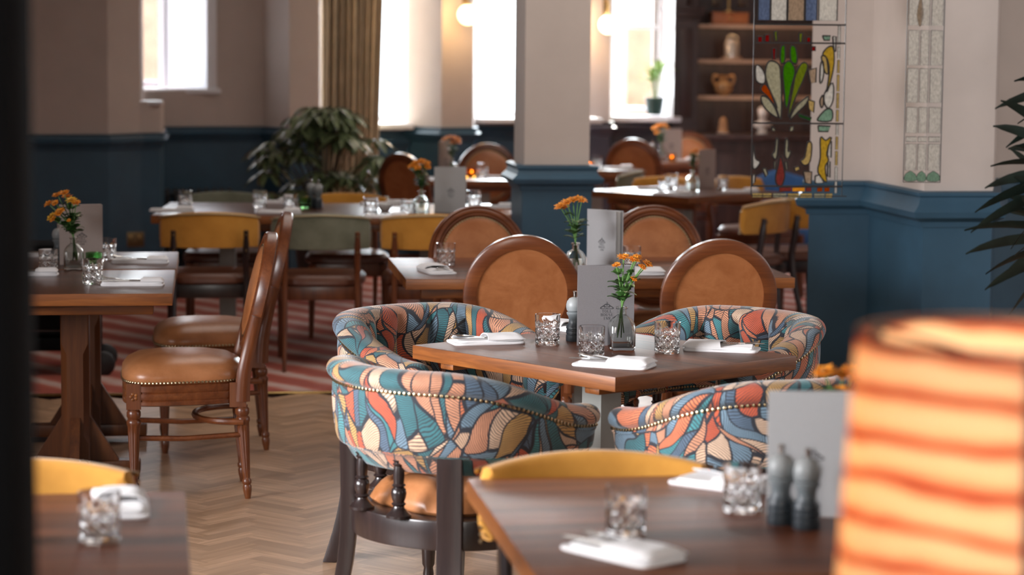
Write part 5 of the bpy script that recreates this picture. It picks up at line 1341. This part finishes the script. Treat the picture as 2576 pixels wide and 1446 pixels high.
# potted plant on the window sill
q = yp(1646, 285, 19.42); t = thing('potted_yucca', 'light green leafy plant in a dark green pot on the window sill', 'plant', (q.x, q.y, 1.083), GA)
MB().lathe([(.055, 0), (.06, .005), (.076, .12), (.080, .125), (.080, .138), (.070, .138), (.066, .12), (0, .118)], 24).build('pot', 'pot_green', t)
fol = MB()
for sx, hz in ((-.02, .27), (.03, .34)):
    MB().tube([(sx * .4, 0, .115), (sx, 0, hz)], .011, 8).build('stem', 'pale_leaf', t)
    for i in range(11):
        a = i * 2.3; el = 1.2 - .1 * i; leaf_shape(fol, (sx, 0, hz - .01), (cos(a) * cos(el), sin(a) * cos(el) * .6, sin(el) + .1), .17 + .04 * rnd.random(), .038, rnd, 0, .35)
fol.build('foliage', 'yucca', t, ang=60)

# ------------------------------------------------------------------ window reflections, built as added glass panels before the pier
SY = 9.95
sc_ = SY / FPX
org = yp(1890, 490, SY)
def sg(zx, zy):    # sketch units of the panel drawing -> panel metres (x across, z up)
    return ((1880 + zx * .3042 - 1890) * sc_, (490 - (60 + zy * .3042)) * sc_)
sgp = thing('stained_glass_reflection', 'reflection of a coloured stained glass window with fleur motif, built as a panel by the right pier', 'window reflection', org, radians(1.5))
XZ = Matrix(((1, 0, 0), (0, 0, 1), (0, 1, 0)))
def pane(pts, mat, par, conv=True, lead=.0036):
    q = [sg(*p) for p in pts] if conv else pts
    P = [Vector((x, 0, z)) for x, z in q]
    if len(P) > 4: P = crom(P, 3, True)
    q2 = [(p.x, p.z) for p in P]
    o = MB().prism(q2, -.002, .002, XZ).build('pane', mat, par, ang=30)
    c = MB().tube([(x, 0, z) for x, z in q2] + [(q2[0][0], 0, q2[0][1])], lead, 6, False); c.build('lead_line', 'lead', o); return o
for pts, mt in (
    ([(145, 330), (185, 310), (240, 340), (255, 420), (265, 560), (268, 700), (262, 790), (235, 720), (190, 600), (150, 500), (130, 420)], 'pg_pale'),
    ([(280, 345), (330, 310), (375, 390), (345, 520), (318, 680), (300, 670), (290, 560), (275, 430)], 'pg_green'),
    ([(255, 200), (285, 185), (288, 300), (270, 328), (252, 310)], 'pg_green'), ([(335, 190), (375, 200), (390, 315), (360, 325), (335, 290)], 'pg_green'),
    ([(380, 420), (430, 325), (478, 340), (455, 430), (410, 540), (370, 640), (330, 770), (335, 680), (360, 540)], 'pg_olive'),
    ([(95, 545), (130, 500), (190, 590), (233, 695), (200, 660), (150, 600)], 'pg_orange'),
    ([(98, 605), (150, 612), (212, 690), (238, 770), (180, 740), (120, 680)], 'pg_pale'),
    ([(342, 790), (370, 710), (430, 640), (490, 600), (470, 660), (400, 730)], 'pg_pale'),
    ([(50, 350), (90, 360), (128, 430), (118, 495), (55, 470)], 'pg_white'),
    ([(485, 625), (540, 640), (535, 730), (495, 700)], 'pg_straw'), ([(482, 385), (550, 362), (548, 480), (505, 490)], 'pg_tan'),
    ([(400, 735), (520, 775), (512, 800), (420, 770)], 'pg_deep'),
    ([(230, 950), (245, 960), (240, 1080), (225, 1118), (200, 1080), (220, 1050)], 'pg_pale'), ([(310, 950), (330, 970), (330, 1050), (355, 1050), (330, 1112), (305, 1080)], 'pg_pale'),
    ([(268, 1090), (300, 1200), (305, 1270), (280, 1338), (240, 1320), (232, 1260), (250, 1180)], 'pg_rose'),
    ([(490, 980), (525, 990), (515, 1130), (470, 1165), (437, 1130), (470, 1100)], 'pg_straw'), ([(42, 1000), (60, 1110), (100, 1140), (70, 1190), (40, 1180)], 'pg_white'),
    ([(345, 850), (372, 845), (370, 880), (340, 885)], 'pg_pale'), ([(192, 845), (218, 870), (215, 890), (195, 880)], 'pg_pale'), ([(215, 1140), (232, 1140), (228, 1205), (216, 1200)], 'pg_pale'), ([(305, 1140), (322, 1140), (330, 1195), (316, 1205)], 'pg_pale'),
    ([(40, 1250), (62, 1245), (60, 1300), (38, 1335)], 'pg_white'), ([(120, 1195), (150, 1195), (165, 1240), (150, 1265)], 'pg_pale'), ([(385, 1185), (420, 1175), (428, 1205), (395, 1215)], 'pg_straw'), ([(460, 1215), (530, 1220), (528, 1320), (480, 1310)], 'pg_tan'),
    ([(600, 250), (640, 195), (685, 195), (695, 330), (668, 480), (640, 560), (658, 400), (640, 290)], 'pg_yellow'), ([(592, 265), (630, 275), (648, 400), (625, 400), (600, 320)], 'pg_straw'), ([(585, 335), (605, 310), (612, 400), (600, 470), (582, 480)], 'pg_white'),
    ([(622, 575), (688, 485), (695, 620), (660, 692), (627, 660)], 'pg_white'), ([(578, 768), (640, 702), (688, 712), (682, 795), (578, 798)], 'pg_teal'), ([(575, 838), (678, 842), (658, 885), (580, 885)], 'pg_teal'),
    ([(597, 935), (640, 960), (688, 932), (650, 1060), (668, 1120), (640, 1180), (655, 1305), (582, 1220), (600, 1100)], 'pg_yellow'),
    ([(560, 1252), (600, 1245), (632, 1310), (560, 1312)], 'pg_white'), ([(664, 1000), (688, 965), (688, 1100), (656, 1080)], 'pg_white'), ([(662, 1140), (680, 1132), (682, 1265), (664, 1255)], 'pg_white'), ([(598, 600), (612, 590), (615, 660), (600, 690), (585, 640)], 'pg_tan'),
    ([(60, 110), (98, 110), (98, 155), (62, 155)], 'pg_red'), ([(120, 95), (158, 95), (158, 150), (120, 150)], 'pg_red'), ([(182, 205), (212, 205), (208, 298), (190, 298)], 'pg_red'), ([(508, 190), (538, 190), (538, 222), (508, 222)], 'pg_red'), ([(465, 112), (498, 112), (498, 150), (465, 150)], 'pg_red'), ([(595, 100), (662, 100), (655, 135), (610, 135)], 'pg_teal'), ([(680, 105), (708, 105), (706, 230), (692, 215)], 'pg_white'), ([(195, 70), (220, 65), (222, 140), (205, 140)], 'pg_olive'), ([(400, 80), (430, 80), (424, 150), (404, 150)], 'pg_olive')):
    pane(pts, mt, sgp)
yy = [0, 180, 290, 410, 560, 700, 810, 920, 1040, 1170, 1290, 1400]
for a_, b_ in zip(yy, yy[1:]): pane([(724, a_ + 8), (742, a_ + 8), (742, b_ - 6), (724, b_ - 6)], 'pg_straw' if a_ % 3 else 'pg_white', sgp, lead=.0018)
for k, (a_, b_) in enumerate(((42, 122), (130, 200), (212, 325), (335, 430), (438, 535), (555, 640), (650, 705))): pane([(a_, 1400), (b_, 1398), (b_, 1432), (a_, 1434)], 'pg_straw' if k % 3 != 2 else 'pg_pale', sgp, lead=.0018)
for k, (a_, b_) in enumerate(((265, 365), (372, 475), (485, 530), (580, 620), (640, 680))): pane([(a_, 1352), (b_, 1350), (b_, 1380), (a_, 1382)], ('pg_rose', 'pg_amber', 'pg_rose', 'pg_orange', 'pg_orange')[k], sgp, lead=.0018)
tz = [(60, 158, 'pg_blue'), (166, 296, 'pg_white'), (306, 440, 'pg_tan'), (450, 545, 'pg_blue'), (560, 712, 'pg_white')]
for a_, b_, m_ in tz: pane([(a_, -640), (b_, -640), (b_, -25), (a_, -25)], m_, sgp, lead=.003)
xw = 712 * .3042 * sc_ + .02; zt_ = sg(0, -660)[1]
fr = MB()
for z in (sg(0, 160)[1], sg(0, 820)[1], sg(0, 10)[1], sg(0, 1340)[1]): fr.box((xw / 2, 0, z), (xw, .008, .007))
fr.box((xw / 2 + .01, 0, -.003), (xw + .02, .006, .004)); fr.box((xw / 2 + .01, 0, zt_), (xw, .014, .012)); fr.box((-.001, 0, zt_ / 2), (.004, .006, zt_)); fr.box((xw, 0, zt_ / 2), (.003, .006, zt_)); fr.build('lead_frame', 'lead', sgp)
for x in (.03, xw - .03): MB().tube([(x, 0, zt_), (x, 0, 2.9 - org.z)], .003, 6).build('added_rod', 'lead', sgp)  # rods added only to carry the built reflection
# reflection of a narrow leaded window, shaped as a hung panel
LY = 9.75; org2 = yp(2272, 458, LY); s2 = LY / FPX
ll = thing('leaded_glass_reflection', 'reflection of a narrow leaded clear window, built as a panel before the pale right pier', 'window reflection', org2, radians(1.0))
def lpx(x, y): return ((x - 2272) * s2, (458 - y) * s2)
for (xa, xb) in ((2276, 2303), (2307, 2328), (2333, 2362)):
    for (ya, yb) in ((-200, 66), (78, 165), (173, 258), (270, 334), (344, 356), (362, 428)):
        pane([lpx(xa, ya), lpx(xb, ya), lpx(xb, yb), lpx(xa, yb)], 'pg_white', ll, False, .0014)
    cx_ = (xa + xb) / 2; w_ = (xb - xa) / 2
    pane([lpx(xa, 454), lpx(xa, 440), lpx(cx_ - w_ * .5, 434), lpx(cx_, 430), lpx(cx_ + w_ * .5, 434), lpx(xb, 440), lpx(xb, 454)], 'pg_teal', ll, False, .0014)
pane([lpx(2304, 68), lpx(2296, 45), lpx(2298, 20), lpx(2304, -4), lpx(2310, 20), lpx(2312, 45)], 'pg_tan', ll, False, .0016)
fr = MB(); wq = 93 * s2; hq = (458 + 205) * s2
for x in (0, wq): fr.box((x, 0, hq / 2), (.0025, .006, hq))
for z in (0, hq): fr.box((wq / 2, 0, z), (wq, .006, .0025))
fr.build('lead_frame', 'lead', ll)
for x in (.02, wq - .02): MB().tube([(x, 0, hq), (x, 0, 2.9 - org2.z)], .0025, 6).build('added_rod', 'lead', ll)

# ------------------------------------------------------------------ striped lamp close to the viewer
lx, ly = (2562 - 1288) / FPX * 2.4, 2.4
t = thing('floor_lamp', 'glowing orange striped drum lamp, large and blurred at the right', 'lamp', (lx, ly, 0))
G = []; z1, z0 = 1.372, 1.03
for i in range(64):
    a = 2 * pi * i / 64; G.append([((.158 + .020 * (1 - k / 8) - dr) * cos(a), (.158 + .020 * (1 - k / 8) - dr) * sin(a), z0 + (z1 - z0) * k / 8) for dr, ks in ((0, range(9)), (.0015, reversed(range(9)))) for k in ks])
MB().grid(G, cu=True, cv=True).build('lamp_shade', 'lamp_shade', t)
wr = MB()
for z, r in ((z1 - .004, .156), (z0 + .004, .175)): wr.tube([(r * cos(2 * pi * i / 48), r * sin(2 * pi * i / 48), z) for i in range(49)], .003, 6, False)
for k in range(3):
    a = 2 * pi * k / 3 - pi / 2 - .1; wr.tube([(.154 * cos(a), .154 * sin(a), z1 - .004), (.172 * cos(a), .172 * sin(a), z0 + .004)], .007, 6); wr.tube([(.154 * cos(a), .154 * sin(a), z1 - .006), (.012 * cos(a), .012 * sin(a), z1 - .03)], .0025, 6)
wr.build('shade_frame', 'blackmetal', t)
MB().lathe([(.15, 0), (.15, .015), (.05, .03), (.014, .045), (.012, 1.14), (.02, 1.15), (.02, 1.19), (0, 1.19)], 32).build('stand', 'blackmetal', t)
MB().lathe([(.013, 1.19), (.016, 1.21), (.03, 1.245), (.03, 1.265), (.018, 1.29), (0, 1.297)], 20).build('bulb', 'globe', t)
light('POINT', 'floor_lamp_light', (lx, ly, 1.20), 4.6, (1, .78, .54), r=.05)
